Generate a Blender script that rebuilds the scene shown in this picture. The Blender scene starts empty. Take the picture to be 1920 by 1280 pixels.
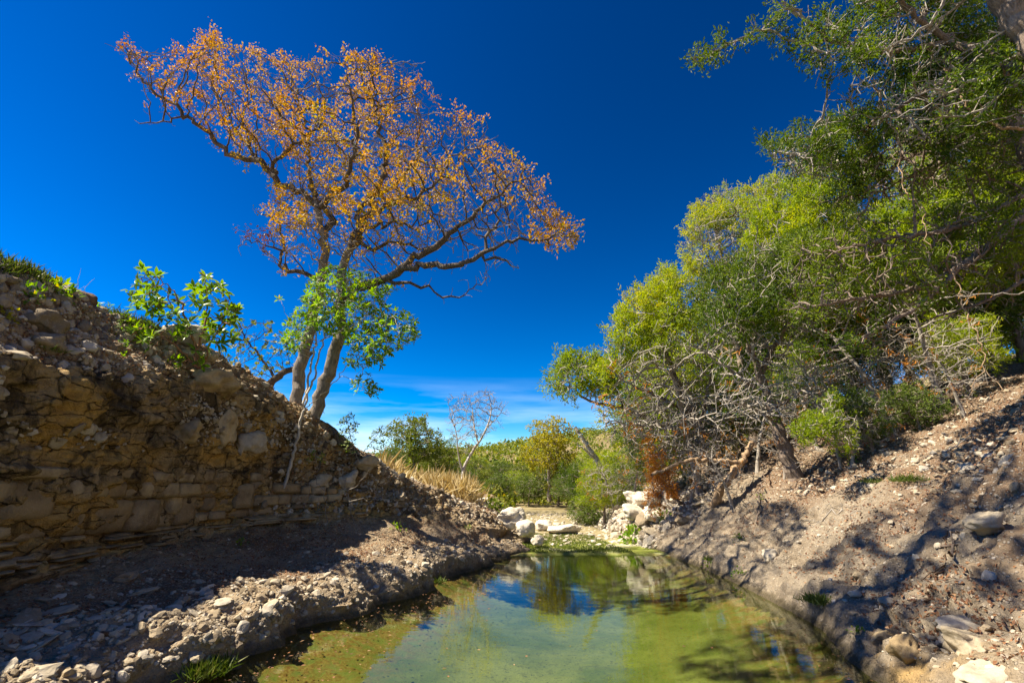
import bpy, bmesh, math, random
import numpy as np
from mathutils import Vector, Matrix, Quaternion
from mathutils.bvhtree import BVHTree

R = math.radians
SC = bpy.context.scene
COL = SC.collection
rng = np.random.default_rng(11)
random.seed(5)

# ------------------------------------------------------------------ camera
CAM_Z, PITCH, FPX = 1.6, R(16.3), 907.0          # FPX: focal length in pixels of the 1920 px wide photograph
cam_d = bpy.data.cameras.new('camera')
cam_d.sensor_width = 36.0
cam_d.lens = FPX / 1920 * 36.0
cam_d.clip_start, cam_d.clip_end = 0.05, 2000
cam = bpy.data.objects.new('camera', cam_d)
COL.objects.link(cam)
cam.location = (0, 0, CAM_Z)
cam.rotation_euler = (R(90) + PITCH, 0, 0)
SC.camera = cam

# ------------------------------------------------------------------ sky and sun
SUN_EL, SUN_AZ = R(54), R(-97)                  # azimuth from +Y (view direction), positive towards +X
w = bpy.data.worlds.new('World')
SC.world = w
w.use_nodes = True
nt = w.node_tree
nt.nodes.clear()
out = nt.nodes.new('ShaderNodeOutputWorld')
bg = nt.nodes.new('ShaderNodeBackground')
sky = nt.nodes.new('ShaderNodeTexSky')
sky.sky_type = 'NISHITA'
sky.sun_disc = False
sky.sun_elevation = SUN_EL
sky.sun_rotation = SUN_AZ
sky.altitude = 300
sky.air_density = 1.0
sky.dust_density = 0.0
sky.ozone_density = 3.0
gam = nt.nodes.new('ShaderNodeGamma'); gam.inputs[1].default_value = 1.85
hs = nt.nodes.new('ShaderNodeHueSaturation')
hs.inputs['Hue'].default_value = 0.5
hs.inputs['Saturation'].default_value = 1.3
hs.inputs['Value'].default_value = 0.24
# thin cirrus streaks low over the horizon
tc = nt.nodes.new('ShaderNodeTexCoord')
mp = nt.nodes.new('ShaderNodeMapping'); mp.inputs['Scale'].default_value = (1.3, 1.3, 13.0); mp.inputs['Rotation'].default_value = (0, R(3), 0)
nz = nt.nodes.new('ShaderNodeTexNoise'); nz.inputs['Scale'].default_value = 2.1; nz.inputs['Detail'].default_value = 6; nz.inputs['Roughness'].default_value = 0.55
rp = nt.nodes.new('ShaderNodeMapRange'); rp.inputs['From Min'].default_value = 0.36; rp.inputs['From Max'].default_value = 0.66
sep = nt.nodes.new('ShaderNodeSeparateXYZ')
band = nt.nodes.new('ShaderNodeMapRange'); band.inputs['From Min'].default_value = 0.21; band.inputs['From Max'].default_value = 0.03
band.inputs['To Max'].default_value = 1.0
mul = nt.nodes.new('ShaderNodeMath'); mul.operation = 'MULTIPLY'
mul2 = nt.nodes.new('ShaderNodeMath'); mul2.operation = 'MULTIPLY'; mul2.inputs[1].default_value = 0.9
mixc = nt.nodes.new('ShaderNodeMix'); mixc.data_type = 'RGBA'
mixc.inputs['B'].default_value = (8.6, 9.8, 11.2, 1)
L = nt.links.new
L(sky.outputs[0], gam.inputs[0]); L(gam.outputs[0], hs.inputs['Color'])
L(tc.outputs['Generated'], mp.inputs[0]); L(mp.outputs[0], nz.inputs['Vector']); L(nz.outputs[0], rp.inputs[0])
L(tc.outputs['Generated'], sep.inputs[0]); L(sep.outputs['Z'], band.inputs[0])
L(rp.outputs[0], mul.inputs[0]); L(band.outputs[0], mul.inputs[1]); L(mul.outputs[0], mul2.inputs[0])
L(mul2.outputs[0], mixc.inputs['Factor']); L(hs.outputs[0], mixc.inputs['A'])
L(mixc.outputs['Result'], bg.inputs[0]); bg.inputs[1].default_value = 0.064
L(bg.outputs[0], out.inputs[0])

sun_d = bpy.data.lights.new('sun', 'SUN')
sun_d.energy = 4.9
sun_d.angle = R(0.53)
sun_d.color = (1.0, 0.89, 0.70)
sun = bpy.data.objects.new('sun', sun_d)
COL.objects.link(sun)
SUNV = Vector((math.sin(SUN_AZ) * math.cos(SUN_EL), math.cos(SUN_AZ) * math.cos(SUN_EL), math.sin(SUN_EL)))
sun.rotation_euler = SUNV.to_track_quat('Z', 'Y').to_euler()
sun.location = SUNV * 40

SC.view_settings.view_transform = 'Standard'
SC.view_settings.look = 'None'
SC.view_settings.exposure = 1.3
SC.view_settings.gamma = 1.0
SC.cycles.max_bounces = 6
SC.cycles.diffuse_bounces = 3
SC.cycles.glossy_bounces = 3
SC.cycles.transmission_bounces = 4
SC.cycles.transparent_max_bounces = 6
SC.cycles.caustics_reflective = False
SC.cycles.caustics_refractive = False
SC.cycles.use_denoising = True

# ------------------------------------------------------------------ numeric helpers
CP, SP = math.cos(PITCH), math.sin(PITCH)

def pix(px, py, Y):
    """World point seen at photo pixel (px, py) at distance Y along the view's ground direction."""
    x = (px - 960) / FPX; u = (640 - py) / FPX
    dy = CP - u * SP; dz = SP + u * CP
    return np.array([x / dy * Y, Y, CAM_Z + dz / dy * Y])

def proj(P):
    P = np.asarray(P, float); q = P - np.array([0, 0, CAM_Z])
    d = q[..., 1] * CP + q[..., 2] * SP
    up = -q[..., 1] * SP + q[..., 2] * CP
    dd = np.where(d > 0.05, d, 0.05)
    return 960 + FPX * q[..., 0] / dd, 640 - FPX * up / dd, d

def _perm(seed):
    return np.random.default_rng(seed).random(4096)

_PT = {}
def vnoise(P, seed=0):
    if seed not in _PT: _PT[seed] = _perm(seed)
    T = _PT[seed]
    i = np.floor(P).astype(np.int64); f = P - i; f = f * f * (3 - 2 * f)
    def h(a, b, c): return T[((a * 73856093) ^ (b * 19349663) ^ (c * 83492791)) & 4095]
    x, y, z = i[..., 0], i[..., 1], i[..., 2]; fx, fy, fz = f[..., 0], f[..., 1], f[..., 2]
    def lx(b, c): return h(x, b, c) * (1 - fx) + h(x + 1, b, c) * fx
    a = lx(y, z) * (1 - fy) + lx(y + 1, z) * fy
    b = lx(y, z + 1) * (1 - fy) + lx(y + 1, z + 1) * fy
    return (a * (1 - fz) + b * fz) * 2 - 1

def fbm(P, oct=4, seed=0, gain=0.5):
    s = 0; a = 1.0; t = 0
    for o in range(oct):
        s = s + a * vnoise(P * (2.03 ** o) + 7.3 * o, seed + o); t += a; a *= gain
    return s / t

def nrm(v):
    return v / np.maximum(np.linalg.norm(v, axis=-1, keepdims=True), 1e-9)

def rand_dirs(n, r=rng):
    return nrm(r.normal(size=(n, 3)))

def in_poly(x, y, poly):
    poly = np.asarray(poly, float); n = len(poly); c = np.zeros(len(x), bool)
    j = n - 1
    for i in range(n):
        xi, yi = poly[i]; xj, yj = poly[j]
        c ^= ((yi > y) != (yj > y)) & (x < (xj - xi) * (y - yi) / (yj - yi + 1e-12) + xi)
        j = i
    return c

# ------------------------------------------------------------------ object helpers
def mesh_data(name, V, F, mats=(), tint=None, smooth=False, mask=None):
    V = np.asarray(V, np.float32).reshape(-1, 3); F = np.asarray(F, np.int32)
    me = bpy.data.meshes.new(name)
    n, k = F.shape
    me.vertices.add(len(V)); me.vertices.foreach_set('co', V.ravel())
    me.loops.add(n * k); me.loops.foreach_set('vertex_index', F.ravel())
    me.polygons.add(n); me.polygons.foreach_set('loop_start', np.arange(0, n * k, k, dtype=np.int32))
    if tint is not None:
        a = me.attributes.new('tint', 'FLOAT', 'POINT'); a.data.foreach_set('value', np.asarray(tint, np.float32).ravel())
    if mask is not None:
        a = me.attributes.new('zone', 'FLOAT_COLOR', 'POINT')
        m = np.ones((len(V), 4), np.float32); m[:, :mask.shape[1]] = mask
        a.data.foreach_set('color', m.ravel())
    me.update(calc_edges=True)
    me.polygons.foreach_set('use_smooth', np.full(n, smooth, bool))
    for m in (mats if isinstance(mats, (list, tuple)) else [mats]): me.materials.append(m)
    return me

def link(name, data, parent=None, loc=None):
    o = bpy.data.objects.new(name, data); COL.objects.link(o)
    if parent is not None: o.parent = parent
    if loc is not None: o.location = loc
    return o

def tag(o, label=None, cat=None, group=None, kind=None):
    if label: o['label'] = label
    if cat: o['category'] = cat
    if group: o['group'] = group
    if kind: o['kind'] = kind
    return o

def root(name, loc, label, cat, group=None):
    o = link(name, None, loc=[float(c) for c in loc]); o.empty_display_size = 0.2
    return tag(o, label, cat, group)

def part(name, V, F, mat, r, tint=None, smooth=False):
    """A mesh part of root r, given in world coordinates."""
    V = np.asarray(V, float).reshape(-1, 3) - np.array(r.location)
    return link(name, mesh_data(name, V, F, mat, tint, smooth), r)

def grid_faces(nu, nv):
    a = np.arange(nu * nv).reshape(nu, nv)
    return np.stack([a[:-1, :-1], a[1:, :-1], a[1:, 1:], a[:-1, 1:]], -1).reshape(-1, 4)

def cat_meshes(parts):
    Vs, Fs, n = [], [], 0
    for V, F in parts:
        Vs.append(V); Fs.append(np.asarray(F) + n); n += len(V)
    return np.concatenate(Vs), np.concatenate(Fs)

# ------------------------------------------------------------------ materials
def mat(name):
    m = bpy.data.materials.new(name); m.use_nodes = True
    t = m.node_tree; t.nodes.clear()
    return m, t, t.nodes.new('ShaderNodeOutputMaterial')

def N(t, typ, **kw):
    n = t.nodes.new(typ)
    for k, v in kw.items():
        if k in n.inputs: n.inputs[k].default_value = v
        else: setattr(n, k, v)
    return n

def ramp(t, stops, interp='LINEAR'):
    n = t.nodes.new('ShaderNodeValToRGB'); cr = n.color_ramp; cr.interpolation = interp
    while len(cr.elements) < len(stops): cr.elements.new(0.5)
    for e, (p, c) in zip(cr.elements, stops): e.position = p; e.color = (*c, 1)
    return n

def noise(t, scale, detail=4, rough=0.55, vec=None, dist=0.0):
    n = N(t, 'ShaderNodeTexNoise', Scale=scale, Detail=detail, Roughness=rough, Distortion=dist)
    if vec is not None: t.links.new(vec, n.inputs['Vector'])
    return n.outputs[0]

def mix(t, f, a, b, blend='MIX'):
    n = t.nodes.new('ShaderNodeMix'); n.data_type = 'RGBA'; n.blend_type = blend
    for s, v in (('Factor', f), ('A', a), ('B', b)):
        if isinstance(v, (int, float)): n.inputs[s].default_value = v
        elif isinstance(v, tuple): n.inputs[s].default_value = (*v, 1)
        else: t.links.new(v, n.inputs[s])
    return n.outputs['Result']

def mrange(t, v, a, b, c=0.0, d=1.0):
    n = N(t, 'ShaderNodeMapRange'); t.links.new(v, n.inputs[0])
    for i, x in enumerate((a, b, c, d)): n.inputs[i + 1].default_value = x
    return n.outputs[0]

def math2(t, op, a, b=None):
    n = t.nodes.new('ShaderNodeMath'); n.operation = op
    for i, v in enumerate((a, b)):
        if v is None: continue
        if isinstance(v, (int, float)): n.inputs[i].default_value = v
        else: t.links.new(v, n.inputs[i])
    return n.outputs[0]

def finish(t, o, col, rough=0.85, bump=None, bstr=0.5, bdist=0.02, spec=0.25):
    b = N(t, 'ShaderNodeBsdfPrincipled', Roughness=rough)
    b.inputs['Specular IOR Level'].default_value = spec
    if isinstance(col, tuple): b.inputs['Base Color'].default_value = (*col, 1)
    else: t.links.new(col, b.inputs['Base Color'])
    if bump is not None:
        bp = N(t, 'ShaderNodeBump', Strength=bstr, Distance=bdist)
        t.links.new(bump, bp.inputs['Height']); t.links.new(bp.outputs[0], b.inputs['Normal'])
    t.links.new(b.outputs[0], o.inputs[0])
    return b

def leaf_mat(name, stops, transl=0.4, rough=0.5, vary=0.25):
    m, t, o = mat(name)
    at = N(t, 'ShaderNodeAttribute', attribute_name='tint')
    rp_ = ramp(t, stops); t.links.new(at.outputs['Fac'], rp_.inputs[0])
    b = N(t, 'ShaderNodeBsdfPrincipled', Roughness=rough); b.inputs['Specular IOR Level'].default_value = 0.3
    tr = N(t, 'ShaderNodeBsdfTranslucent')
    t.links.new(rp_.outputs[0], b.inputs['Base Color'])
    hs_ = N(t, 'ShaderNodeHueSaturation', Saturation=1.15, Value=1.25); t.links.new(rp_.outputs[0], hs_.inputs['Color'])
    t.links.new(hs_.outputs[0], tr.inputs[0])
    mx = N(t, 'ShaderNodeMixShader'); mx.inputs[0].default_value = transl
    t.links.new(b.outputs[0], mx.inputs[1]); t.links.new(tr.outputs[0], mx.inputs[2]); t.links.new(mx.outputs[0], o.inputs[0])
    return m

def bark_mat(name, c1, c2, scale=18.0):
    m, t, o = mat(name)
    g = N(t, 'ShaderNodeNewGeometry')
    mp_ = N(t, 'ShaderNodeMapping'); mp_.inputs['Scale'].default_value = (1, 1, 0.3); t.links.new(g.outputs['Position'], mp_.inputs[0])
    n1 = noise(t, scale, 5, 0.65, mp_.outputs[0], 0.4); n2 = noise(t, 2.5, 3, 0.5, g.outputs['Position'])
    f = mrange(t, n1, 0.35, 0.65)
    c = mix(t, f, c1, c2)
    c = mix(t, mrange(t, n2, 0.5, 0.7, 0, 0.45), c, tuple(min(1, x * 1.35 + 0.02) for x in c2))
    finish(t, o, c, 0.9, n1, 0.8, 0.03, 0.15)
    return m
# materials of rock and ground
def stone_mat(name, random_from):
    m, t, o = mat(name)
    tco = N(t, 'ShaderNodeTexCoord'); g = N(t, 'ShaderNodeNewGeometry')
    if random_from == 'object': r = N(t, 'ShaderNodeObjectInfo').outputs['Random']
    else: r = N(t, 'ShaderNodeAttribute', attribute_name='tint').outputs['Fac']
    rp_ = ramp(t, [(0, (.20, .155, .10)), (.25, (.34, .27, .18)), (.5, (.46, .39, .28)), (.75, (.42, .37, .30)), (1, (.60, .53, .42))])
    t.links.new(r, rp_.inputs[0])
    n1 = noise(t, 9, 5, 0.6, g.outputs['Position']); n2 = noise(t, 45, 3, 0.6, g.outputs['Position'])
    c = mix(t, mrange(t, n1, 0.45, 0.7, 0, 0.55), rp_.outputs[0], (.16, .13, .095))
    c = mix(t, mrange(t, n2, 0.55, 0.75, 0, 0.4), c, (.55, .51, .44))
    finish(t, o, c, 0.9, math2(t, 'ADD', n1, math2(t, 'MULTIPLY', n2, 0.4)), 0.6, 0.02, 0.2)
    return m

M = {}
M['stone'] = stone_mat('limestone', 'object')
M['stones'] = stone_mat('limestone_rubble', 'tint')

def white_rock():
    m, t, o = mat('white_limestone')
    g = N(t, 'ShaderNodeNewGeometry')
    n1 = noise(t, 3.5, 6, 0.6, g.outputs['Position']); n2 = noise(t, 22, 4, 0.6, g.outputs['Position'])
    c = mix(t, mrange(t, n1, 0.4, 0.65), (.66, .60, .50), (.50, .44, .34))
    c = mix(t, mrange(t, n2, 0.55, 0.75, 0, 0.5), c, (.30, .25, .18))
    finish(t, o, c, 0.9, math2(t, 'ADD', n1, n2), 0.6, 0.04, 0.2)
    return m
M['white'] = white_rock()

def block_rock():
    m, t, o = mat('bedded_limestone')
    g = N(t, 'ShaderNodeNewGeometry'); r = N(t, 'ShaderNodeObjectInfo').outputs['Random']
    n1 = noise(t, 2.6, 6, 0.62, g.outputs['Position'], 0.3); n2 = noise(t, 26, 5, 0.65, g.outputs['Position'])
    rp_ = ramp(t, [(0, (.36, .26, .14)), (.5, (.46, .35, .20)), (1, (.54, .43, .27))]); t.links.new(r, rp_.inputs[0])
    c = mix(t, mrange(t, n1, 0.42, 0.62, 0, 0.75), rp_.outputs[0], (.17, .12, .07))
    c = mix(t, mrange(t, n2, 0.56, 0.72, 0, 0.45), c, (.46, .38, .26))
    finish(t, o, c, 0.92, math2(t, 'ADD', n1, n2), 0.7, 0.03, 0.15)
    return m
M['block'] = block_rock()

def bank_mat(name, soil_a, soil_b, pebble, rock=False):
    """zone.r = stained cliff rock, zone.g = ochre clay rock, zone.b = leaf-litter soil, rest = pebbly marl"""
    m, t, o = mat(name)
    g = N(t, 'ShaderNodeNewGeometry'); P = g.outputs['Position']
    z = N(t, 'ShaderNodeAttribute', attribute_name='zone'); sp_ = N(t, 'ShaderNodeSeparateColor'); t.links.new(z.outputs['Color'], sp_.inputs[0])
    n1 = noise(t, 1.6, 6, 0.6, P); n2 = noise(t, 9, 6, 0.65, P, 0.3); n3 = noise(t, 55, 4, 0.65, P)
    vo = N(t, 'ShaderNodeTexVoronoi', Scale=26.0); t.links.new(P, vo.inputs['Vector'])
    vo2 = N(t, 'ShaderNodeTexVoronoi', Scale=11.0); t.links.new(P, vo2.inputs['Vector'])
    vs = N(t, 'ShaderNodeSeparateColor'); t.links.new(vo.outputs['Color'], vs.inputs[0])
    # pebbly marl
    marl = mix(t, mrange(t, n2, 0.35, 0.65), soil_a, soil_b)
    peb = math2(t, 'MULTIPLY', mrange(t, vo.outputs['Distance'], 0.42, 0.3), mrange(t, vs.outputs[0], 0.45, 0.6))
    marl = mix(t, math2(t, 'MULTIPLY', peb, 0.45), marl, pebble)
    marl = mix(t, mrange(t, n1, 0.45, 0.65, 0, 0.55), marl, (.34, .29, .225))
    marl = mix(t, mrange(t, n3, 0.52, 0.7, 0, 0.6), marl, (.12, .095, .07))
    # leaf-litter soil
    lit = mix(t, mrange(t, n3, 0.4, 0.62), (.16, .105, .065), (.31, .215, .14))
    lit = mix(t, mrange(t, n2, 0.56, 0.7, 0, 0.7), lit, (.25, .125, .065))
    lit = mix(t, math2(t, 'MULTIPLY', peb, 0.6), lit, pebble)
    # stained cliff rock: grey-tan with black-brown stains
    rk = mix(t, mrange(t, n2, 0.35, 0.65), (.50, .36, .185), (.30, .21, .11))
    mpS = N(t, 'ShaderNodeMapping'); mpS.inputs['Scale'].default_value = (1.0, 1.0, 0.45); t.links.new(P, mpS.inputs[0])
    n4 = noise(t, 2.3, 7, 0.7, mpS.outputs[0], 0.6)
    rk = mix(t, mrange(t, n4, 0.47, 0.6, 0, 0.88), rk, (.06, .045, .03))
    rk = mix(t, mrange(t, n3, 0.6, 0.75, 0, 0.5), rk, (.40, .34, .24))
    oc = mix(t, mrange(t, n2, 0.4, 0.65), (.60, .38, .12), (.40, .25, .085))
    oc = mix(t, mrange(t, n4, 0.52, 0.64, 0, 0.8), oc, (.08, .055, .03))
    mpC = N(t, 'ShaderNodeMapping'); mpC.inputs['Scale'].default_value = (2.0, 2.0, 5.5)
    wob = N(t, 'ShaderNodeVectorMath', operation='MULTIPLY_ADD'); wob.inputs[1].default_value = (.14, .14, .14)
    nc_ = N(t, 'ShaderNodeTexNoise', Scale=5.0, Detail=3.0); t.links.new(P, nc_.inputs['Vector']); t.links.new(nc_.outputs['Color'], wob.inputs[0]); t.links.new(P, wob.inputs[2])
    t.links.new(wob.outputs[0], mpC.inputs[0])
    vc = N(t, 'ShaderNodeTexVoronoi', Scale=1.25, feature='DISTANCE_TO_EDGE'); t.links.new(mpC.outputs[0], vc.inputs['Vector'])
    crack = math2(t, 'MULTIPLY', math2(t, 'MULTIPLY', mrange(t, vc.outputs['Distance'], .045, .0), mrange(t, n2, .36, .56)), sp_.outputs[0])
    rk = mix(t, math2(t, 'MULTIPLY', crack, .75), rk, (.04, .028, .018)); oc = mix(t, math2(t, 'MULTIPLY', crack, .7), oc, (.06, .038, .02))
    c = mix(t, sp_.outputs[2], marl, lit)
    c = mix(t, sp_.outputs[0], c, rk)
    c = mix(t, sp_.outputs[1], c, oc)
    sx_ = N(t, 'ShaderNodeSeparateXYZ'); t.links.new(P, sx_.inputs[0])
    wet = math2(t, 'ADD', sx_.outputs[2], math2(t, 'MULTIPLY', n2, -.12))
    c = mix(t, mrange(t, wet, .05, -.02, 0, .8), c, (.075, .06, .032))
    h = math2(t, 'ADD', math2(t, 'MULTIPLY', n2, 0.8), math2(t, 'MULTIPLY', n3, 0.5))
    h = math2(t, 'ADD', h, math2(t, 'MULTIPLY', mrange(t, vo2.outputs['Distance'], 0.0, 0.6, 0.5, 0), 0.6))
    h = math2(t, 'ADD', h, math2(t, 'MULTIPLY', peb, 0.25))
    h = math2(t, 'ADD', h, math2(t, 'MULTIPLY', crack, -1.2))
    finish(t, o, c, 0.93, h, 1.0, 0.06, 0.15)
    return m
M['left'] = bank_mat('left_bank_earth', (.42, .32, .205), (.30, .22, .14), (.54, .48, .38))
M['right'] = bank_mat('right_bank_earth', (.38, .31, .225), (.21, .165, .115), (.56, .50, .42))

def simple_ground(name, a, b, c3, s=3.0):
    m, t, o = mat(name)
    g = N(t, 'ShaderNodeNewGeometry'); P = g.outputs['Position']
    n1 = noise(t, s * 0.15, 5, 0.6, P); n2 = noise(t, s, 5, 0.65, P)
    c = mix(t, mrange(t, n2, 0.35, 0.65), a, b); c = mix(t, mrange(t, n1, 0.45, 0.65), c, c3)
    finish(t, o, c, 0.95, n2, 0.7, 0.1, 0.1)
    return m
M['valley'] = simple_ground('dry_grass_ground', (.20, .15, .075), (.12, .11, .045), (.26, .20, .11), 2.0)
M['hill'] = simple_ground('scrub_hillside', (.10, .115, .045), (.06, .075, .028), (.22, .19, .12), 0.4)

def bed_mat():
    m, t, o = mat('creek_bed_algae')
    g = N(t, 'ShaderNodeNewGeometry'); P = g.outputs['Position']
    z = N(t, 'ShaderNodeAttribute', attribute_name='zone'); sp_ = N(t, 'ShaderNodeSeparateColor'); t.links.new(z.outputs['Color'], sp_.inputs[0])
    n1 = noise(t, 0.9, 6, 0.6, P, 0.4); n2 = noise(t, 7, 6, 0.7, P, 0.5); n3 = noise(t, 30, 3, 0.6, P)
    c = mix(t, mrange(t, n1, 0.38, 0.62), (.22, .235, .105), (.115, .145, .045))
    c = mix(t, mrange(t, n2, 0.54, 0.68, 0, 0.7), c, (.10, .105, .035))
    c = mix(t, mrange(t, n3, 0.58, 0.68, 0, 0.75), c, (.06, .07, .03))
    gr = mix(t, mrange(t, n2, 0.4, 0.6), (.20, .25, .035), (.30, .30, .07))
    gr = mix(t, mrange(t, n1, 0.52, 0.66), gr, (.50, .45, .34))
    dr = mix(t, mrange(t, n2, 0.4, 0.6), (.34, .28, .17), (.20, .17, .08))
    gr = mix(t, sp_.outputs[2], gr, dr)
    c = mix(t, sp_.outputs[0], c, gr)
    br = mix(t, mrange(t, n3, 0.4, 0.6), (.20, .10, .05), (.30, .22, .11))
    c = mix(t, math2(t, 'MULTIPLY', sp_.outputs[1], mrange(t, n2, 0.4, 0.55)), c, br)
    finish(t, o, c, 0.9, n2, 0.5, 0.04, 0.1)
    return m
M['bed'] = bed_mat()

def water_mat():
    m, t, o = mat('pool_water')
    g = N(t, 'ShaderNodeNewGeometry')
    mp_ = N(t, 'ShaderNodeMapping'); mp_.inputs['Scale'].default_value = (1.0, 2.6, 1.0); t.links.new(g.outputs['Position'], mp_.inputs[0])
    n1 = noise(t, 3.2, 3, 0.5, mp_.outputs[0]); n2 = noise(t, 14.0, 2, 0.5, mp_.outputs[0])
    h = math2(t, 'ADD', n1, math2(t, 'MULTIPLY', n2, 0.12))
    bp = N(t, 'ShaderNodeBump', Strength=0.10, Distance=0.012); t.links.new(h, bp.inputs['Height'])
    gl = N(t, 'ShaderNodeBsdfGlossy', Roughness=0.015); gl.inputs[0].default_value = (.95, 1, .92, 1)
    tr = N(t, 'ShaderNodeBsdfTransparent'); tr.inputs[0].default_value = (.74, .80, .52, 1)
    fr = N(t, 'ShaderNodeFresnel', IOR=1.38)
    t.links.new(bp.outputs[0], gl.inputs['Normal']); t.links.new(bp.outputs[0], fr.inputs['Normal'])
    mx = N(t, 'ShaderNodeMixShader'); t.links.new(fr.outputs[0], mx.inputs[0])
    t.links.new(tr.outputs[0], mx.inputs[1]); t.links.new(gl.outputs[0], mx.inputs[2]); t.links.new(mx.outputs[0], o.inputs[0])
    return m
M['water'] = water_mat()

M['oak_bark'] = bark_mat('oak_bark', (.15, .125, .10), (.31, .27, .225), 20)
M['oak_limb'] = bark_mat('oak_limb_bark', (.07, .055, .042), (.16, .13, .10), 24)
M['twig'] = bark_mat('grey_twig_bark', (.19, .155, .12), (.34, .29, .235), 30)
M['cedar'] = bark_mat('juniper_bark', (.12, .09, .068), (.27, .21, .165), 26)
M['dead'] = bark_mat('dead_grey_wood', (.22, .19, .16), (.40, .36, .31), 22)
M['pale'] = bark_mat('pale_bark', (.38, .34, .29), (.55, .50, .43), 20)
M['vine'] = bark_mat('vine_bark', (.30, .20, .12), (.44, .31, .19), 30)
M['root'] = bark_mat('root_bark', (.09, .055, .035), (.20, .13, .085), 22)
M['redstem'] = bark_mat('red_stem_bark', (.26, .13, .08), (.40, .24, .16), 25)

M['oak_leaf'] = leaf_mat('oak_leaf', [(0, (.32, .115, .02)), (.25, (.45, .20, .02)), (.5, (.50, .26, .025)), (.75, (.46, .30, .035)), (.9, (.36, .31, .04)), (1, (.22, .25, .03))], 0.45)
M['purple_leaf'] = leaf_mat('withered_leaf', [(0, (.12, .05, .045)), (1, (.24, .10, .07))], 0.3)
M['bright_leaf'] = leaf_mat('bright_leaf', [(0, (.08, .17, .012)), (.5, (.17, .31, .02)), (.85, (.27, .37, .03)), (1, (.38, .33, .04))], 0.55, 0.4)
M['madrone_leaf'] = leaf_mat('glossy_leaf', [(0, (.09, .18, .015)), (.6, (.19, .31, .025)), (1, (.31, .38, .05))], 0.5, 0.3)
M['dull_leaf'] = leaf_mat('dull_leaf', [(0, (.075, .12, .018)), (.6, (.15, .21, .03)), (1, (.25, .28, .05))], 0.3)
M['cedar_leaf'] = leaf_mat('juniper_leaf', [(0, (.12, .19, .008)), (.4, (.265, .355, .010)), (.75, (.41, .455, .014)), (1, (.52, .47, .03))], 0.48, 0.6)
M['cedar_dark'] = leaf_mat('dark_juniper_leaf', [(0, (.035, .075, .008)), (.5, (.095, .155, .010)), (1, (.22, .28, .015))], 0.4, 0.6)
M['cedar_dead'] = leaf_mat('dead_juniper_leaf', [(0, (.32, .12, .02)), (.5, (.52, .22, .035)), (1, (.60, .32, .07))], 0.35, 0.7)
M['olive_leaf'] = leaf_mat('olive_leaf', [(0, (.10, .14, .018)), (.5, (.20, .24, .03)), (.85, (.31, .30, .045)), (1, (.40, .28, .05))], 0.35)
M['yellow_leaf'] = leaf_mat('yellow_leaf', [(0, (.20, .22, .03)), (.5, (.40, .36, .035)), (1, (.52, .44, .05))], 0.45)
M['grass_leaf'] = leaf_mat('green_grass', [(0, (.07, .12, .02)), (.6, (.14, .19, .03)), (1, (.28, .26, .09))], 0.4)
M['dry_grass'] = leaf_mat('golden_grass', [(0, (.42, .33, .15)), (.5, (.58, .47, .24)), (1, (.68, .58, .34))], 0.4)
M['litter'] = leaf_mat('fallen_leaf', [(0, (.13, .065, .04)), (.5, (.24, .12, .065)), (.85, (.30, .15, .07)), (1, (.42, .27, .15))], 0.15, 0.8)

# ------------------------------------------------------------------ terrain: the banks are lofted profiles along the creek
def loft(stations, cnt, nu, ucurve=None):
    """stations: (S, K, 3) control points; cnt: rows per segment between control points. Returns (nu, nv, 3), s (nu), v-knot param (nv)."""
    S = np.asarray(stations, float); ns, K, _ = S.shape
    s = np.linspace(0, 1, nu) if ucurve is None else ucurve
    s = s * (ns - 1)
    # Catmull-Rom along the creek
    i = np.clip(s.astype(int), 0, ns - 2); f = (s - i)[:, None, None]
    p0 = S[np.maximum(i - 1, 0)]; p1 = S[i]; p2 = S[i + 1]; p3 = S[np.minimum(i + 2, ns - 1)]
    C = 0.5 * (2 * p1 + (p2 - p0) * f + (2 * p0 - 5 * p1 + 4 * p2 - p3) * f ** 2 + (3 * p1 - p0 - 3 * p2 + p3) * f ** 3)
    v = np.concatenate([k + np.arange(c) / c for k, c in enumerate(cnt)] + [[K - 1]])
    j = np.clip(v.astype(int), 0, K - 2); g = (v - j)[None, :, None]
    G = C[:, j] * (1 - g) + C[:, j + 1] * g
    for _ in range(3):
        G[:, 1:-1] = 0.25 * G[:, :-2] + 0.5 * G[:, 1:-1] + 0.25 * G[:, 2:]
    return G, s, v

def grid_normals(G):
    du = np.gradient(G, axis=0); dv = np.gradient(G, axis=1)
    return nrm(np.cross(du, dv))

def smoothstep(a, b, x):
    t = np.clip((x - a) / (b - a), 0, 1); return t * t * (3 - 2 * t)

E = [(-3.6, -7), (-3.4, 1), (-2.75, 4.8), (-2.3, 6.2), (-1.8, 7.6), (-1.25, 8.9), (-.6, 10), (-.15, 11.1), (.25, 12.2), (.45, 13.8), (.5, 17), (.4, 25)]
LIP = [.3, .3, .30, .34, .32, .27, .24, .22, .16, .14, .14, .14]
FOOT = [(-5.2, -7, .55), (-5.1, 1, .55), (-4.95, 4.9, .55), (-5.0, 6.4, .62), (-4.95, 8.0, .72), (-4.3, 9.2, .85), (-3.4, 9.9, .95), (-2.4, 10.8, .92), (-1.2, 12.1, .7), (-.2, 13.6, .42), (-.2, 17, .4), (-.4, 25, .5)]
BB = [(-5.4, -7, 1.05), (-5.3, 1, 1.05), (-5.15, 4.9, 1.05), (-5.2, 6.5, 1.0), (-5.15, 8.2, .98), (-4.5, 9.45, 1.05), (-3.6, 10.15, 1.12), (-2.55, 11.0, 1.1), (-1.35, 12.3, .82), (-.28, 13.8, .48), (-.3, 17, .5), (-.5, 25, .6)]
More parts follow.
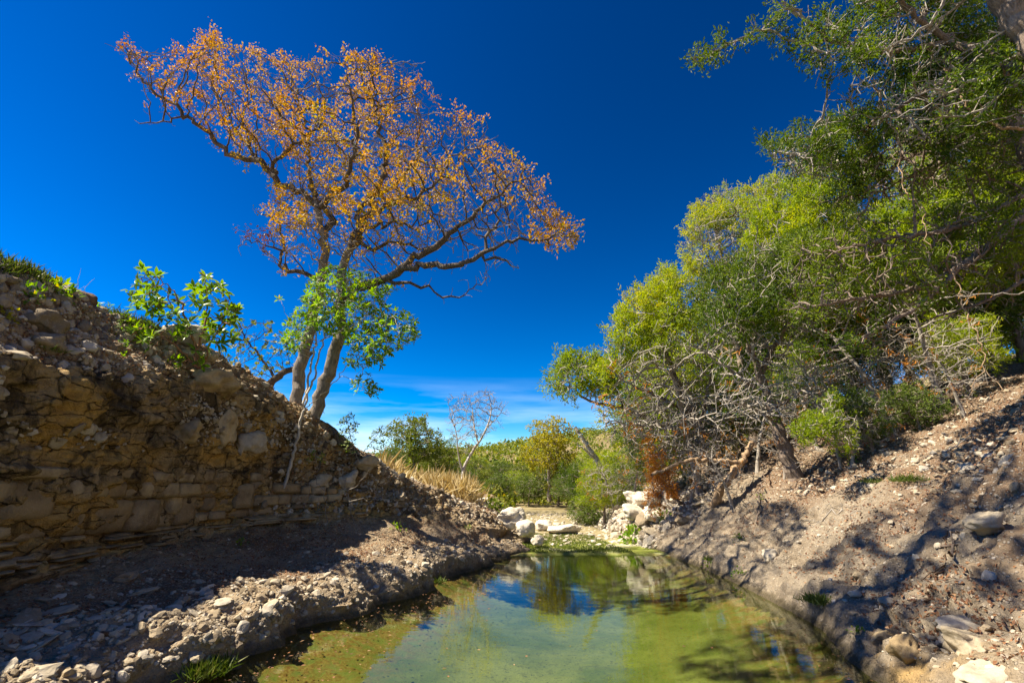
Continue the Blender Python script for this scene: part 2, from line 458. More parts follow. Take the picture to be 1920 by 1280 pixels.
BT = [(-5.3, -7, 1.62), (-5.2, 1, 1.62), (-5.0, 4.9, 1.64), (-5.05, 6.5, 1.62), (-5.0, 8.2, 1.6), (-4.4, 9.5, 1.6), (-3.6, 10.25, 1.5), (-2.7, 11.1, 1.3), (-1.5, 12.5, 1.0), (-.33, 13.95, .56), (-.4, 17, .6), (-.6, 25, .7)]
BU = [(-5.2, -7, 2.15), (-5.15, 1, 2.15), (-5.02, 4.9, 2.15), (-5.0, 6.5, 2.2), (-4.82, 8.2, 2.2), (-4.4, 9.4, 2.1), (-3.7, 10.3, 1.9), (-2.8, 11.2, 1.5), (-1.6, 12.6, 1.12), (-.4, 14.0, .62), (-.5, 17, .7), (-.7, 25, .8)]
OV = [(-5.0, -7, 2.7), (-5.0, 1, 2.7), (-4.92, 4.8, 2.65), (-4.98, 6.4, 2.85), (-4.8, 8.1, 3.0), (-4.5, 9.3, 2.9), (-3.85, 10.2, 2.4), (-2.85, 11.2, 1.75), (-1.7, 12.75, 1.22), (-.45, 14.1, .67), (-.6, 17, .8), (-.8, 25, .9)]
SM = [(-5.6, -7, 3.3), (-5.6, 1, 3.3), (-5.45, 5.1, 3.3), (-5.45, 6.6, 3.4), (-5.2, 8.2, 3.45), (-4.72, 9.3, 3.3), (-3.95, 10.2, 2.7), (-2.95, 11.2, 1.9), (-1.8, 12.9, 1.32), (-.5, 14.2, .71), (-.7, 17, .85), (-.9, 25, .95)]
CR = [(-6.4, -7, 4.1), (-6.3, 1, 4.1), (-6.0, 5.4, 4.08), (-5.95, 6.9, 4.0), (-5.5, 8.4, 3.88), (-4.8, 9.5, 3.45), (-4.0, 10.3, 2.85), (-3.0, 11.2, 2.02), (-1.9, 13, 1.4), (-.55, 14.3, .75), (-.8, 17, .9), (-1, 25, 1)]
B1 = [(-8, -7, 4.2), (-8, 1, 4.2), (-7.5, 5.4, 4.2), (-7.5, 7, 4.1), (-7, 9, 3.92), (-6.2, 10.6, 3.45), (-5.3, 11.8, 2.85), (-4.3, 13, 2.05), (-3.4, 15, 1.6), (-2.2, 16.5, 1.3), (-3, 19, 1.45), (-3.5, 25, 1.5)]
B2 = [(-20, -8, 4.4), (-20, 1, 4.4), (-20, 6, 4.4), (-20, 9, 4.3), (-19, 13, 4.0), (-18, 16, 3.6), (-17, 19, 3.1), (-16, 21, 2.7), (-15, 23, 2.4), (-14, 25, 2.3), (-14, 27, 2.3), (-14, 30, 2.3)]
ST = []
for k, (ex, ey) in enumerate(E):
    l = LIP[k]
    ST.append([(ex + 1.3, ey, -.6), (ex + .12, ey, -.12), (ex - .10, ey, .09), (ex - .14, ey, l * .65), (ex - .34, ey, l), (ex - .8, ey + .03, l + .09),
               FOOT[k], BB[k], BT[k], BU[k], OV[k], SM[k], CR[k], B1[k], B2[k]])
cntL = [8, 10, 12, 8, 14, 44, 22, 30, 24, 26, 26, 28, 26, 16]
uu = np.linspace(0, 1, 520)
# more columns where the photograph is close to the bank
uu = np.interp(uu, [0, .05, .9, 1], [0, 1.4 / 11, 9.3 / 11, 1])
LG, Ls, Lv = loft(ST, cntL, 520, uu)
LBASE = LG.copy()
n0 = grid_normals(LG)
if n0[200, 90].dot((1, 0, 1)) < 0: n0 = -n0
vv = np.broadcast_to(Lv[None, :], LG.shape[:2]); ss = np.broadcast_to(Ls[:, None], LG.shape[:2])
wall = smoothstep(5.6, 6.3, vv) * (1 - smoothstep(10.2, 11.2, vv)) * (1 - smoothstep(7.0, 8.6, ss))
rubble = smoothstep(10, 11, vv) * (1 - smoothstep(12.2, 13.0, vv)) + smoothstep(4.6, 6.2, ss) * smoothstep(5.5, 6.5, vv) * (1 - smoothstep(12.1, 12.8, vv))
rubble = np.clip(rubble, 0, 1)
lip = smoothstep(1.2, 2, vv) * (1 - smoothstep(4.6, 5.2, vv))
P = LG
d = 0.06 * fbm(P * 0.9, 3, 1) * smoothstep(1.0, 5.5, vv) * 1.4
d = d + 0.035 * fbm(P * 4.2, 4, 5)
# bedding in the wall: thin recessed seams, strongest in the shaly foot
bed_ = np.sin(P[..., 2] * 62 + 5 * fbm(P * np.array([.8, .8, 2]), 3, 21)) * 0.5
shale = smoothstep(5.9, 6.2, vv) * (1 - smoothstep(6.9, 7.1, vv)) * (1 - smoothstep(5.5, 8, ss))
d = d + wall * .09 * fbm(P * np.array([1.6, 1.6, 11]), 4, 33)
d = d + shale * (0.035 * bed_ + 0.05 * fbm(P * np.array([2, 2, 14]), 3, 31))
# knobbly weathered rock and conglomerate
kn = np.abs(fbm(P * 2.1, 4, 41)); d = d + wall * (0.30 * (0.32 - kn)) + wall * 0.10 * fbm(P * 6.5, 4, 47) + wall * smoothstep(8.3, 9.2, vv) * 0.16 * (.3 - np.abs(fbm(P * 5.5, 3, 49)))
kr = np.abs(fbm(P * 4.8, 3, 51)); d = d + rubble * (0.16 * (0.3 - kr)) + rubble * 0.05 * fbm(P * 13, 3, 55)
d = d + lip * (0.13 * (0.3 - np.abs(fbm(P * 4.0, 3, 61))) + 0.05 * fbm(P * 12, 2, 66))
# gully furrows across the ledge
ledge = smoothstep(4.6, 5.1, vv) * (1 - smoothstep(5.8, 6.1, vv))
d = d + ledge * 0.05 * fbm(P * np.array([1.5, 2.6, 1]), 4, 71) + ledge * smoothstep(3.4, 4.6, ss) * 0.14 * (0.3 - np.abs(fbm(P * np.array([2.6, 2.6, 2.6]), 3, 77)))
d = np.where(vv < 0.5, 0, d)
LG = LG + n0 * d[..., None]
yy = LBASE[..., 1]; q1 = np.stack([yy * 1.1, yy * 0, yy * 0], -1)
LG[..., 0] += (.26 * vnoise(q1, 7) + .14 * vnoise(q1 * 2.7, 8) + .07 * vnoise(q1 * 6, 9)) * smoothstep(.6, 1.2, vv) * (1 - smoothstep(4.6, 5.6, vv))
LG[..., 2] += (.10 * vnoise(q1 * 1.3 + 4, 10) + .06 * vnoise(q1 * 3.4, 11)) * smoothstep(2, 3, vv) * (1 - smoothstep(4.8, 5.7, vv))
ocm = wall * smoothstep(0.02, 0.22, fbm(LBASE * np.array([.9, .9, 1.6]), 3, 81)) * 0.9
ocm = np.maximum(ocm, shale * smoothstep(-.15, .2, fbm(LBASE * np.array([.5, .5, 4]), 3, 85)) * 0.8)
nose = np.exp(-(((LBASE - np.array([-4.9, 8.4, 2.15])) / np.array([1.2, .9, .28])) ** 2).sum(-1)); ocm = np.maximum(ocm, smoothstep(.2, .6, nose))
litm = ledge * smoothstep(-.45, .1, fbm(LBASE * 1.3, 3, 91)) * (1 - 0.6 * smoothstep(4, 6, ss)) + smoothstep(11.8, 12.3, vv) * 0.9 + 0.5 * rubble * smoothstep(0, .3, fbm(LBASE * 1.7, 3, 95))
rkm = np.clip(np.maximum(wall, rubble * 0.45 * smoothstep(-.1, .2, fbm(LBASE * 1.1, 3, 99))), 0, 1)
zone = np.stack([rkm, np.clip(ocm, 0, 1), np.clip(litm, 0, 1)], -1).reshape(-1, 3)
left_bank = link('left_bank', mesh_data('left_bank', LG.reshape(-1, 3), grid_faces(*LG.shape[:2]), M['left'], smooth=True, mask=zone))
tag(left_bank, 'tall eroded left bank with stained limestone wall and littered ledge', None, None, 'structure')
LN = grid_normals(LG)
if LN[200, 90].dot((1, 0, 1)) < 0: LN = -LN

# right bank
ER = [(3.0, -7), (3.0, 1), (3.1, 4.7), (3.55, 6.2), (3.68, 7.6), (3.75, 9.7), (3.6, 12.2), (3.35, 13.6), (3.1, 16.0), (3.0, 19), (3.0, 25)]
SCARP = [.3, .3, .28, .42, .35, .3, .25, .35, .5, .5, .4]
SR = []
for k, (ex, ey) in enumerate(ER):
    h = SCARP[k]; far = smoothstep(12, 20, ey)
    steep = 1.0
    SR.append([(ex - 1.4, ey, -.6), (ex - .1, ey, -.1), (ex + .12, ey, h * .55), (ex + .4, ey, h), (ex + 1.4, ey, .95 - .1 * far), (ex + 3.2, ey, 2.0 - .1 * far), (ex + 5.8, ey + .3, 3.25 - .5 * far),
               (ex + 10, ey + .6, 4.7 - .9 * far), (ex + 24, ey + 1.5, 8.2 - 2.5 * far)])
cntR = [8, 10, 10, 34, 50, 50, 40, 24]
uu = np.interp(np.linspace(0, 1, 430), [0, .06, .88, 1], [0, 1.3 / 10, 8.2 / 10, 1])
RG, Rs, Rv = loft(SR, cntR, 430, uu)
RBASE = RG.copy()
n0 = grid_normals(RG)
if n0[200, 60].dot((-.5, 0, 1)) < 0: n0 = -n0
vv = np.broadcast_to(Rv[None, :], RG.shape[:2]); ss = np.broadcast_to(Rs[:, None], RG.shape[:2])
P = RG
up = smoothstep(1.0, 3.0, vv)
d = 0.22 * fbm(P * 0.8, 4, 101) * up + 0.13 * fbm(P * 2.3, 4, 105) * up + .02 * fbm(P * 5, 3, 107)
# erosion runnels down the slope
run_ = np.abs(fbm(np.stack([P[..., 1] * 1.9 + 0.5 * P[..., 0], P[..., 0] * 0.45, P[..., 2] * .3], -1), 3, 111))
d = d - 0.24 * (0.3 - run_) * smoothstep(1.5, 2.5, vv) * (1 - smoothstep(5.5, 7, vv)) * -1
outc = np.exp(-(((P - np.array([4.1, 15.2, .7])) / np.array([1.7, 2.6, 1.0])) ** 2).sum(-1)) + np.exp(-(((P - np.array([3.7, 4.9, .5])) / np.array([.7, .9, .7])) ** 2).sum(-1))
outc = smoothstep(.25, .7, outc)
stepz = np.floor(P[..., 2] * 5 + 0.7 * fbm(P * 1.2, 3, 115)) / 5 - P[..., 2]
d = d + outc * (0.16 * (0.3 - np.abs(fbm(P * 2.6, 4, 121))) + 0.5 * (stepz + .1))
d = d + 0.17 * (0.3 - np.abs(fbm(P * 4.2, 5, 131, .6))) * up * (1 - smoothstep(6, 7, vv)) + .02 * fbm(P * 16, 2, 135)
d = np.where(vv < 0.5, 0, d)
RG = RG + n0 * d[..., None]
RN = grid_normals(RG)
if RN[200, 60].dot((-.5, 0, 1)) < 0: RN = -RN
lit2 = smoothstep(4.2, 5.2, vv + .9 * fbm(RBASE * .8, 3, 141)) * .9 + .55 * smoothstep(.0, .3, fbm(RBASE * 1.1, 3, 145)) * smoothstep(3.2, 4.2, vv)
oc2 = np.exp(-(((RBASE - np.array([3.3, 4.75, .15])) / np.array([.45, .7, .3])) ** 2).sum(-1)) * smoothstep(-.1, .2, fbm(RBASE * 3, 2, 149))
zone = np.stack([np.zeros(lit2.shape), np.clip(oc2, 0, 1) * .9, np.clip(lit2, 0, 1)], -1).reshape(-1, 3)
right_bank = link('right_bank', mesh_data('right_bank', RG.reshape(-1, 3), grid_faces(*RG.shape[:2]), M['right'], smooth=True, mask=zone))
tag(right_bank, 'sunlit pebbly right bank sloping down to the pool', None, None, 'structure')

# creek bed
gx = np.linspace(-5, 5.5, 100); gy = np.concatenate([np.linspace(-7, 2, 16), np.linspace(2.1, 18, 170), np.linspace(18.3, 27, 40)])
GX, GY = np.meshgrid(gx, gy, indexing='ij')
exl = np.interp(gy, [e[1] for e in E], [e[0] for e in E]); exr = np.interp(gy, [e[1] for e in ER], [e[0] for e in ER])
mid = np.clip((GX - exl) / (exr - exl), 0, 1)
dep = -0.05 - 0.42 * np.sin(np.pi * mid) ** 0.8
P3 = np.stack([GX, GY, GX * 0], -1)
edge_y = 12.25 + 0.06 * fbm(P3 * 1.5, 2, 161)
rise = smoothstep(edge_y - .7, edge_y + 0.05, GY)
GZ = dep * (1 - rise) + 0.035 * rise + smoothstep(12.6, 25, GY) * .35 + 0.03 * fbm(P3 * 2.2, 4, 165) * (0.35 + .65 * (1 - rise) + smoothstep(13, 15, GY))
BG_ = np.stack([GX, GY, GZ], -1)
zl = smoothstep(edge_y - .3, edge_y + .1, GY)
edge_br = np.maximum(1 - smoothstep(.06, .26, mid), smoothstep(.80, .95, mid)) * (1 - zl)
zone = np.stack([zl, np.clip(edge_br, 0, 1), smoothstep(13.6, 15.2, GY)], -1).reshape(-1, 3)
tag(link('creek_bed', mesh_data('creek_bed', BG_.reshape(-1, 3), grid_faces(*GX.shape), M['bed'], smooth=True, mask=zone)), 'pale green algae covered creek bed under the pool', None, None, 'structure')
wx = np.linspace(-4.2, 4.6, 12); wy = np.linspace(-7, 12.9, 30)
WX, WY = np.meshgrid(wx, wy, indexing='ij')
tag(link('pool_water', mesh_data('pool_water', np.stack([WX, WY, WX * 0], -1).reshape(-1, 3), grid_faces(12, 30), M['water'], smooth=True)), 'still clear green water of the creek pool', None, None, 'structure')

# wide ground sheet and far hill
def ground_z(x, y):
    x = np.asarray(x, float); y = np.asarray(y, float)
    left = 2.3 + 2.1 * (1 - smoothstep(8, 24, y))
    right = 4.6 + 0.24 * np.clip(x - 12, 0, 60)
    chan = smoothstep(1.5, 11, np.abs(x - 1.5 - 0.06 * np.clip(y - 25, 0, 80)))
    side = np.where(x < 1.5, left, right * (1 - .75 * smoothstep(30, 90, y)))
    z = 0.45 + (side - 0.45) * chan
    farl = smoothstep(28, 60, y)
    z = z * (1 - farl) + farl * (1.2 + 0.012 * (y - 28))
    hill = smoothstep(60, 210, y + .3 * x) * (7 + 13.0 * np.exp(-((x - 75) / 78.0) ** 2))
    q = np.stack([x, y, x * 0], -1)
    return z + hill + .5 * fbm(q * .05, 3, 171) * smoothstep(20, 40, y) + 0.12 * fbm(q * .5, 3, 175)

def graded(a, b, n, c, k):
    t = np.linspace(-1, 1, n); t = np.sinh(t * k) / math.sinh(k)
    return np.where(t < 0, c + t * (c - a), c + t * (b - c))
gx = graded(-320, 340, 190, 0, 4.2); gy = graded(-160, 420, 210, 20, 4.0)
GX, GY = np.meshgrid(gx, gy, indexing='ij'); GZ = ground_z(GX, GY)
inside = smoothstep(-13.2, -11.5, GX) * (1 - smoothstep(19, 22, GX)) * (1 - smoothstep(22.5, 24.3, GY))
GZ = GZ - 3.0 * inside - .0
GZ = np.where((GX < -11) & (GY < 26), np.minimum(GZ, np.interp(GY, [-8, 9, 13, 19, 23, 26], [4.2, 4.1, 3.8, 2.9, 2.2, 2.1]) - .12), GZ)
gnd = link('ground', mesh_data('ground', np.stack([GX, GY, GZ], -1).reshape(-1, 3), grid_faces(*GX.shape), [M['valley']], smooth=True))
tag(gnd, 'dry grassy valley floor rising to the low hill', None, None, 'structure')

def bvh(G):
    return BVHTree.FromPolygons([tuple(p) for p in G.reshape(-1, 3)], [tuple(f) for f in grid_faces(*G.shape[:2])])
LB = bvh(LG[::2, ::2]); RB = bvh(RG[::2, ::2])
def ground_at(x, y):
    best = None
    for b in (LB, RB):
        h = b.ray_cast(Vector((x, y, 60)), Vector((0, 0, -1)))
        if h[0] is not None and (best is None or h[0].z > best): best = h[0].z
    g = float(ground_z(x, y))
    if best is None: return g
    if y > 23.5: return max(best, g)
    return best
def ray_ground(px, py):
    """First bank or ground point behind photo pixel (px, py)."""
    q = pix(px, py, 1.0); o = Vector((0, 0, CAM_Z)); dvec = (Vector(q) - o).normalized(); best = None
    for b in (LB, RB):
        h = b.ray_cast(o, dvec)
        if h[0] is not None and (best is None or h[3] < best[1]): best = (h[0], h[3], h[1])
    return best

# ------------------------------------------------------------------ rocks
def ico(sub, seed, rough=0.22, flat=1.0):
    bm = bmesh.new(); bmesh.ops.create_icosphere(bm, subdivisions=sub, radius=1.0)
    V = np.array([v.co for v in bm.verts]); F = np.array([[v.index for v in f.verts] for f in bm.faces]); bm.free()
    r = np.random.default_rng(seed)
    # chop with random planes for angular broken faces, then roughen
    for _ in range(7):
        nn = nrm(r.normal(size=3)); h = r.uniform(.55, .85)
        s = V @ nn - h; V = V - np.clip(s, 0, None)[:, None] * nn
    V = V * (1 + rough * fbm(V * 1.7 + seed, 2, seed))[:, None]
    V[:, 2] *= flat
    return V, F

ST_HI = [ico(2, 200 + i, .2) for i in range(8)]
ST_LO = [ico(1, 220 + i, .3) for i in range(6)]
ST_MI = [ico(2, 240 + i, .3) for i in range(8)]
BOULD = [ico(4, 260 + i, .35) for i in range(7)]
for V, F in BOULD:
    V *= (1 + .16 * fbm(V * 3.5, 5, 300, .6) + .30 * (0.3 - np.abs(fbm(V * 2.0, 4, 305, .6))) + .10 * (.3 - np.abs(fbm(V * np.array([1.5, 1.5, 6]), 3, 311))))[:, None]

def frames(nv, r=rng):
    """Random frames whose z axis follows nv."""
    z = nrm(nv); a = nrm(np.cross(z, rand_dirs(len(z), r))); b = np.cross(z, a)
    return np.stack([a, b, z], -1)

def scatter(variants, pos, fr, scl, tint):
    Vs, Fs, Ts, n = [], [], [], 0
    pick = rng.integers(0, len(variants), len(pos))
    for k, (V, F) in enumerate(variants):
        m = pick == k
        if not m.any(): continue
        W = np.einsum('nij,nvj->nvi', fr[m], V[None] * scl[m][:, None, :]) + pos[m][:, None]
        c = m.sum()
        Vs.append(W.reshape(-1, 3)); Fs.append((F[None] + (np.arange(c) * len(V))[:, None, None]).reshape(-1, F.shape[1]) + n)
        Ts.append(np.repeat(tint[m], len(V))); n += c * len(V)
    return np.concatenate(Vs), np.concatenate(Fs), np.concatenate(Ts)

def sample(G, NN, dens, n, vis=True):
    """n random points on grid G by area and density, facing the camera and near the frame."""
    c = (G[:-1, :-1] + G[1:, 1:]) / 2; nn_ = NN[:-1, :-1]
    a = np.linalg.norm(np.cross(G[1:, :-1] - G[:-1, :-1], G[:-1, 1:] - G[:-1, :-1]), axis=-1)
    wgt = a * dens[:-1, :-1]
    px, py, dp = proj(c)
    if vis:
        view = nrm(np.array([0, 0, CAM_Z]) - c)
        wgt = wgt * ((dp > .5) & (px > -250) & (px < 2170) & (py < 1500)) * ((view * nn_).sum(-1) > -.25)
        wgt = wgt / np.maximum(dp, 3) ** 1.1
    p = wgt.ravel() / wgt.sum()
    k = rng.choice(p.size, n, p=p)
    i, j = np.unravel_index(k, wgt.shape)
    f = rng.random((n, 2))
    pos = G[i, j] * ((1 - f[:, :1]) * (1 - f[:, 1:])) + G[i + 1, j] * (f[:, :1] * (1 - f[:, 1:])) + G[i, j + 1] * ((1 - f[:, :1]) * f[:, 1:]) + G[i + 1, j + 1] * (f[:, :1] * f[:, 1:])
    return pos, NN[i, j]

def powsize(n, a, b, k=2.2):
    u = rng.random(n); return (a ** (-k) + u * (b ** (-k) - a ** (-k))) ** (-1 / k)

vL = np.broadcast_to(Lv[None, :], LG.shape[:2]); sL = np.broadcast_to(Ls[:, None], LG.shape[:2])
vR = np.broadcast_to(Rv[None, :], RG.shape[:2]); sR = np.broadcast_to(Rs[:, None], RG.shape[:2])
lipd = smoothstep(1.8, 2.6, vL) * (1 - smoothstep(4.9, 5.25, vL)) * (1 - smoothstep(9.5, 10.5, sL))
ledged = smoothstep(4.8, 5.1, vL) * (1 - smoothstep(5.9, 6.05, vL)) * (1 - smoothstep(9, 10, sL))
rubd = np.clip(smoothstep(10.0, 10.6, vL) * (1 - smoothstep(12.1, 12.9, vL)) + smoothstep(4.5, 5.6, sL) * smoothstep(6.2, 7, vL) * (1 - smoothstep(12.1, 12.6, vL)), 0, 1) * (1 - smoothstep(9.5, 10.5, sL))
clump = lambda G, s, k: smoothstep(-.25, .35, fbm(G * s, 3, k))
groups = []   # zone name, pos, normal, size, flatness, sink
p, q = sample(LG, LN, rubd * (.3 + clump(LG, .9, 401)), 7500); groups.append(('rubble', p, q, powsize(7500, .014, .12, 1.7), .75))
wd_ = smoothstep(8.5, 9.3, vL) * (1 - smoothstep(10.4, 10.8, vL)) * (1 - smoothstep(5.2, 6, sL)) * smoothstep(-.05, .25, fbm(LG * 1.2, 3, 403))
p, q = sample(LG, LN, wd_, 1500); groups.append(('rubble', p, q, powsize(1500, .015, .10, 1.8), .7))
p, q = sample(LG, LN, lipd, 4200); groups.append(('lip', p, q, powsize(4200, .014, .085, 1.7), .6))
p, q = sample(LG, LN, ledged * (.15 + clump(LG, 1.4, 405)), 3900); groups.append(('ledge', p, q, powsize(3900, .009, .06, 2.1), .45))
near = np.exp(-((LG[..., 1] - 4.4) / 1.0) ** 2) * smoothstep(4.0, 4.5, vL) * (1 - smoothstep(5.4, 5.7, vL))
p, q = sample(LG, LN, near, 260); groups.append(('flag', p, q, powsize(260, .03, .17, 1.5), .25))
slop = smoothstep(1.6, 2.5, vR) * (1 - smoothstep(6.2, 7.2, vR)) * (.12 + clump(RG, .9, 411))
p, q = sample(RG, RN, slop, 6400); groups.append(('slope', p, q, powsize(6400, .011, .10, 1.7), .6))
scree = smoothstep(4.2, 5.0, vR) * (1 - smoothstep(6.3, 7.0, vR)) * (1 - smoothstep(5.2, 6.2, sR)) * (.1 + clump(RG, .6, 415))
p, q = sample(RG, RN, scree, 1500); groups.append(('scree', p, q, powsize(1500, .02, .13, 1.7), .5))
oute = smoothstep(6.2, 7.0, sR) * smoothstep(1.0, 1.8, vR) * (1 - smoothstep(4.2, 5.2, vR)) * (1 - smoothstep(9, 10, sR))
p, q = sample(RG, RN, oute, 2200); groups.append(('outcrop', p, q, powsize(2200, .03, .24, 1.4), .5))

nb = 700; fy_ = rng.uniform(13.3, 22, nb); fp_ = np.stack([rng.uniform(.4, 3.2, nb), fy_, .03 + smoothstep(12.6, 25, fy_) * .35], -1)
groups.append(('outcrop', fp_, np.tile(np.array([0, 0, 1.0]), (nb, 1)), powsize(nb, .03, .16, 1.6), .5))
zn = np.concatenate([[g[0]] * len(g[1]) for g in groups]); sp = np.concatenate([g[1] for g in groups]); sn = np.concatenate([g[2] for g in groups])
sz = np.concatenate([g[3] for g in groups]); fl = np.concatenate([np.full(len(g[1]), g[4]) for g in groups])
upm = np.where(np.isin(zn, ['rubble']), .35, .75)[:, None]
sn2 = nrm(sn * (1 - upm * .6) + np.array([0, 0, 1]) * upm * .6 + rng.normal(size=sn.shape) * .22)
fr = frames(sn2)
scl = np.stack([sz * rng.uniform(.8, 1.35, len(sz)), sz * rng.uniform(.6, 1.0, len(sz)), sz * fl * rng.uniform(.6, 1.1, len(sz))], -1)
scl_c = np.minimum(scl, .2)
sp = sp + sn2 * scl[:, 2:] * rng.uniform(-.15, .35, (len(sz), 1))
tintv = rng.random(len(sz)); tintv = np.where(zn == 'outcrop', .75 + .25 * tintv, tintv); tintv = np.where(zn == 'slope', .25 + .75 * tintv, tintv); tintv = np.where(zn == 'ledge', .7 * tintv ** 1.5, tintv)
px, py, dp = proj(sp)
inview = (px > 0) & (px < 1920) & (py > 0) & (py < 1280) & (dp > 1)
size_px = np.where(inview, sz * FPX / np.maximum(dp, .5), 0)
big = np.argsort(-size_px)[:290]
ind = np.zeros(len(sz), bool); ind[big] = True
STMESH = [mesh_data('stone', V, F, M['stone'], smooth=False) for V, F in ST_MI]
SLAB = {'rubble': ('pale limestone cobble embedded in the rubble of the left bank', 'cobbles in the left bank rubble'),
        'lip': ('pale limestone stone on the broken lip of the left ledge', 'stones along the left ledge lip'),
        'ledge': ('small loose limestone stone lying on the littered left ledge', 'loose stones on the left ledge'),
        'flag': ('flat pale limestone flake on the ledge at the bottom left corner', 'flat flakes at the near end of the left ledge'),
        'slope': ('loose limestone stone scattered on the lower right bank slope', 'stones on the right bank slope'),
        'scree': ('grey limestone stone in the scree under the junipers, upper right bank', 'scree stones under the junipers'),
        'outcrop': ('white limestone chunk of the sunlit outcrop at the far right water edge', 'chunks of the far right outcrop')}
for i in big:
    o = link('stone', STMESH[int(i) % 8])
    o.matrix_world = Matrix.Translation(sp[i]) @ Matrix(fr[i].tolist()).to_4x4() @ Matrix.Diagonal((*scl[i], 1))
    tag(o, SLAB[zn[i]][0], 'stone', SLAB[zn[i]][1])
for zname, oname, label in (('rubble', 'rubble', 'broken limestone rubble weathering out of the left bank'), ('lip', 'ledge_gravel', 'white gravelly limestone along the left ledge lip'),
                            ('ledge', 'gravel', 'fine gravel strewn over the left ledge'), ('flag', 'flake_debris', 'thin limestone flake debris on the near left ledge'),
                            ('slope', 'pebbles', 'fine pebbles scattered over the right bank slope'), ('scree', 'scree_rubble', 'grey scree rubble under the junipers on the right bank'),
                            ('outcrop', 'outcrop_rubble', 'white rubble on the far right outcrop')):
    m = (zn == zname) & ~ind
    hi = m & (size_px > 12); lo = m & ~hi
    ps = []
    for mm, vs in ((hi, ST_MI if zname != 'slope' else ST_LO), (lo, ST_LO)):
        if mm.any(): ps.append(scatter(vs, sp[mm], fr[mm], scl[mm], tintv[mm]))
    V, F = cat_meshes([(a[0], a[1]) for a in ps]); T = np.concatenate([a[2] for a in ps])
    tag(link(oname, mesh_data(oname, V, F, M['stones'], T, False)), label, None, None, 'stuff')

# bedded blocks of the left wall: each block is a piece of the left bank
def box_mesh(seed, n=4):
    t = np.linspace(-1, 1, n); Vs, Fs, k = [], [], 0
    for ax in range(3):
        for sgn in (-1, 1):
            A, B = np.meshgrid(t, t, indexing='ij'); P_ = np.zeros((n, n, 3)); P_[..., ax] = sgn; P_[..., (ax + 1) % 3] = A; P_[..., (ax + 2) % 3] = B
            f = grid_faces(n, n); f = f if sgn > 0 else f[:, ::-1]
            Vs.append(P_.reshape(-1, 3)); Fs.append(f + k); k += n * n
    V = np.concatenate(Vs); F = np.concatenate(Fs)
    V = V / ((np.abs(V) ** 7).sum(-1) ** (1 / 7))[:, None]
    key = np.round(V, 5); _, first, inv = np.unique(key, axis=0, return_index=True, return_inverse=True)
    V = V[first]; F = inv.ravel()[F]
    V = V * (1 + .10 * fbm(V * 1.3 + seed * 3.1, 2, seed) + .05 * vnoise(V * 3.3 + seed, seed + 5))[:, None]
    return V, F
BLK = [mesh_data('block', *box_mesh(500 + i, 5), M['block'], smooth=True) for i in range(9)]
def wall_pt(s, v):
    i = np.interp(s, Ls, np.arange(len(Ls))); j = np.interp(v, Lv, np.arange(len(Lv)))
    return LBASE[int(round(i)), int(round(j))]
rows = [(7.02, 7.30), (7.30, 7.66), (7.66, 8.02), (8.02, 8.3)]
occ = {}
for ri, (va, vb) in enumerate(rows):
    s = 1.55 + .05 * ri
    send = [7.3, 7.2, 6.2, 4.6][ri]
    while s < send:
        p0 = wall_pt(s, (va + vb) / 2)
        wd = rng.uniform(.26, .62) * (1.35 if s < 2.9 else 1.0) * (.7 if s > 5 else 1)
        ds = wd / max(np.linalg.norm(wall_pt(s + .2, va) - wall_pt(s, va)) / .2, .3)
        s1 = s + ds; sm = (s + s1) / 2
        if any(a < sm < b for a, b in occ.get(ri, [])) or (ri == 3 and rng.random() < .45) or rng.random() < .05:
            s = s1; continue
        vb2 = vb
        if ri < 2 and rng.random() < .16 and s < 4.5:
            vb2 = rows[ri + 1][1]; occ.setdefault(ri + 1, []).append((s, s1))
        w1 = .07 * vnoise(np.array([sm * 2.1, ri, 0.5]), 3); w2 = .07 * vnoise(np.array([sm * 2.1, ri + 1, 0.5]), 3)
        a = wall_pt(sm, va + w1); b = wall_pt(sm, vb2 + w2 + rng.uniform(-.05, .03)); t_ = nrm(wall_pt(s1, va) - wall_pt(s, va)); t_[2] *= .3; t_ = nrm(t_)
        upv = nrm(np.array([0, 0, 1.0]) + rng.normal(size=3) * .09); nv = nrm(np.cross(t_, upv))
        if nv @ np.array([1, -.4, 0]) < 0: nv = -nv
        hgt = np.linalg.norm(b - a)
        o = link('block', BLK[int(rng.integers(9))], left_bank)
        c_ = (a + b) / 2 - nv * rng.uniform(.10, .20)
        Mx = Matrix(np.stack([t_, nv, np.cross(t_, nv)], -1).tolist()).to_4x4()
        o.matrix_local = Matrix.Translation(c_) @ Mx @ Matrix.Diagonal((wd * .505, rng.uniform(.2, .28), hgt * .525, 1))
        s = s1
# thin shale plates under the blocks
PLT = [mesh_data('plate', *box_mesh(520 + i, 3), M['block'], smooth=True) for i in range(5)]
for k in range(90):
    s_ = rng.uniform(1.7, 6.4); v_ = rng.uniform(6.15, 6.95)
    a = wall_pt(s_, v_); t_ = nrm(wall_pt(s_ + .1, v_) - a); t_[2] *= .3; t_ = nrm(t_); nv = nrm(np.cross(t_, (0, 0, 1)));
    if nv @ np.array([1, -.4, 0]) < 0: nv = -nv
    o = link('plate', PLT[int(rng.integers(5))], left_bank)
    o.matrix_local = Matrix.Translation(a - nv * rng.uniform(.0, .06)) @ Matrix(np.stack([t_, nv, np.cross(t_, nv)], -1).tolist()).to_4x4() @ Matrix.Diagonal((rng.uniform(.1, .34), rng.uniform(.08, .15), rng.uniform(.015, .035), 1))

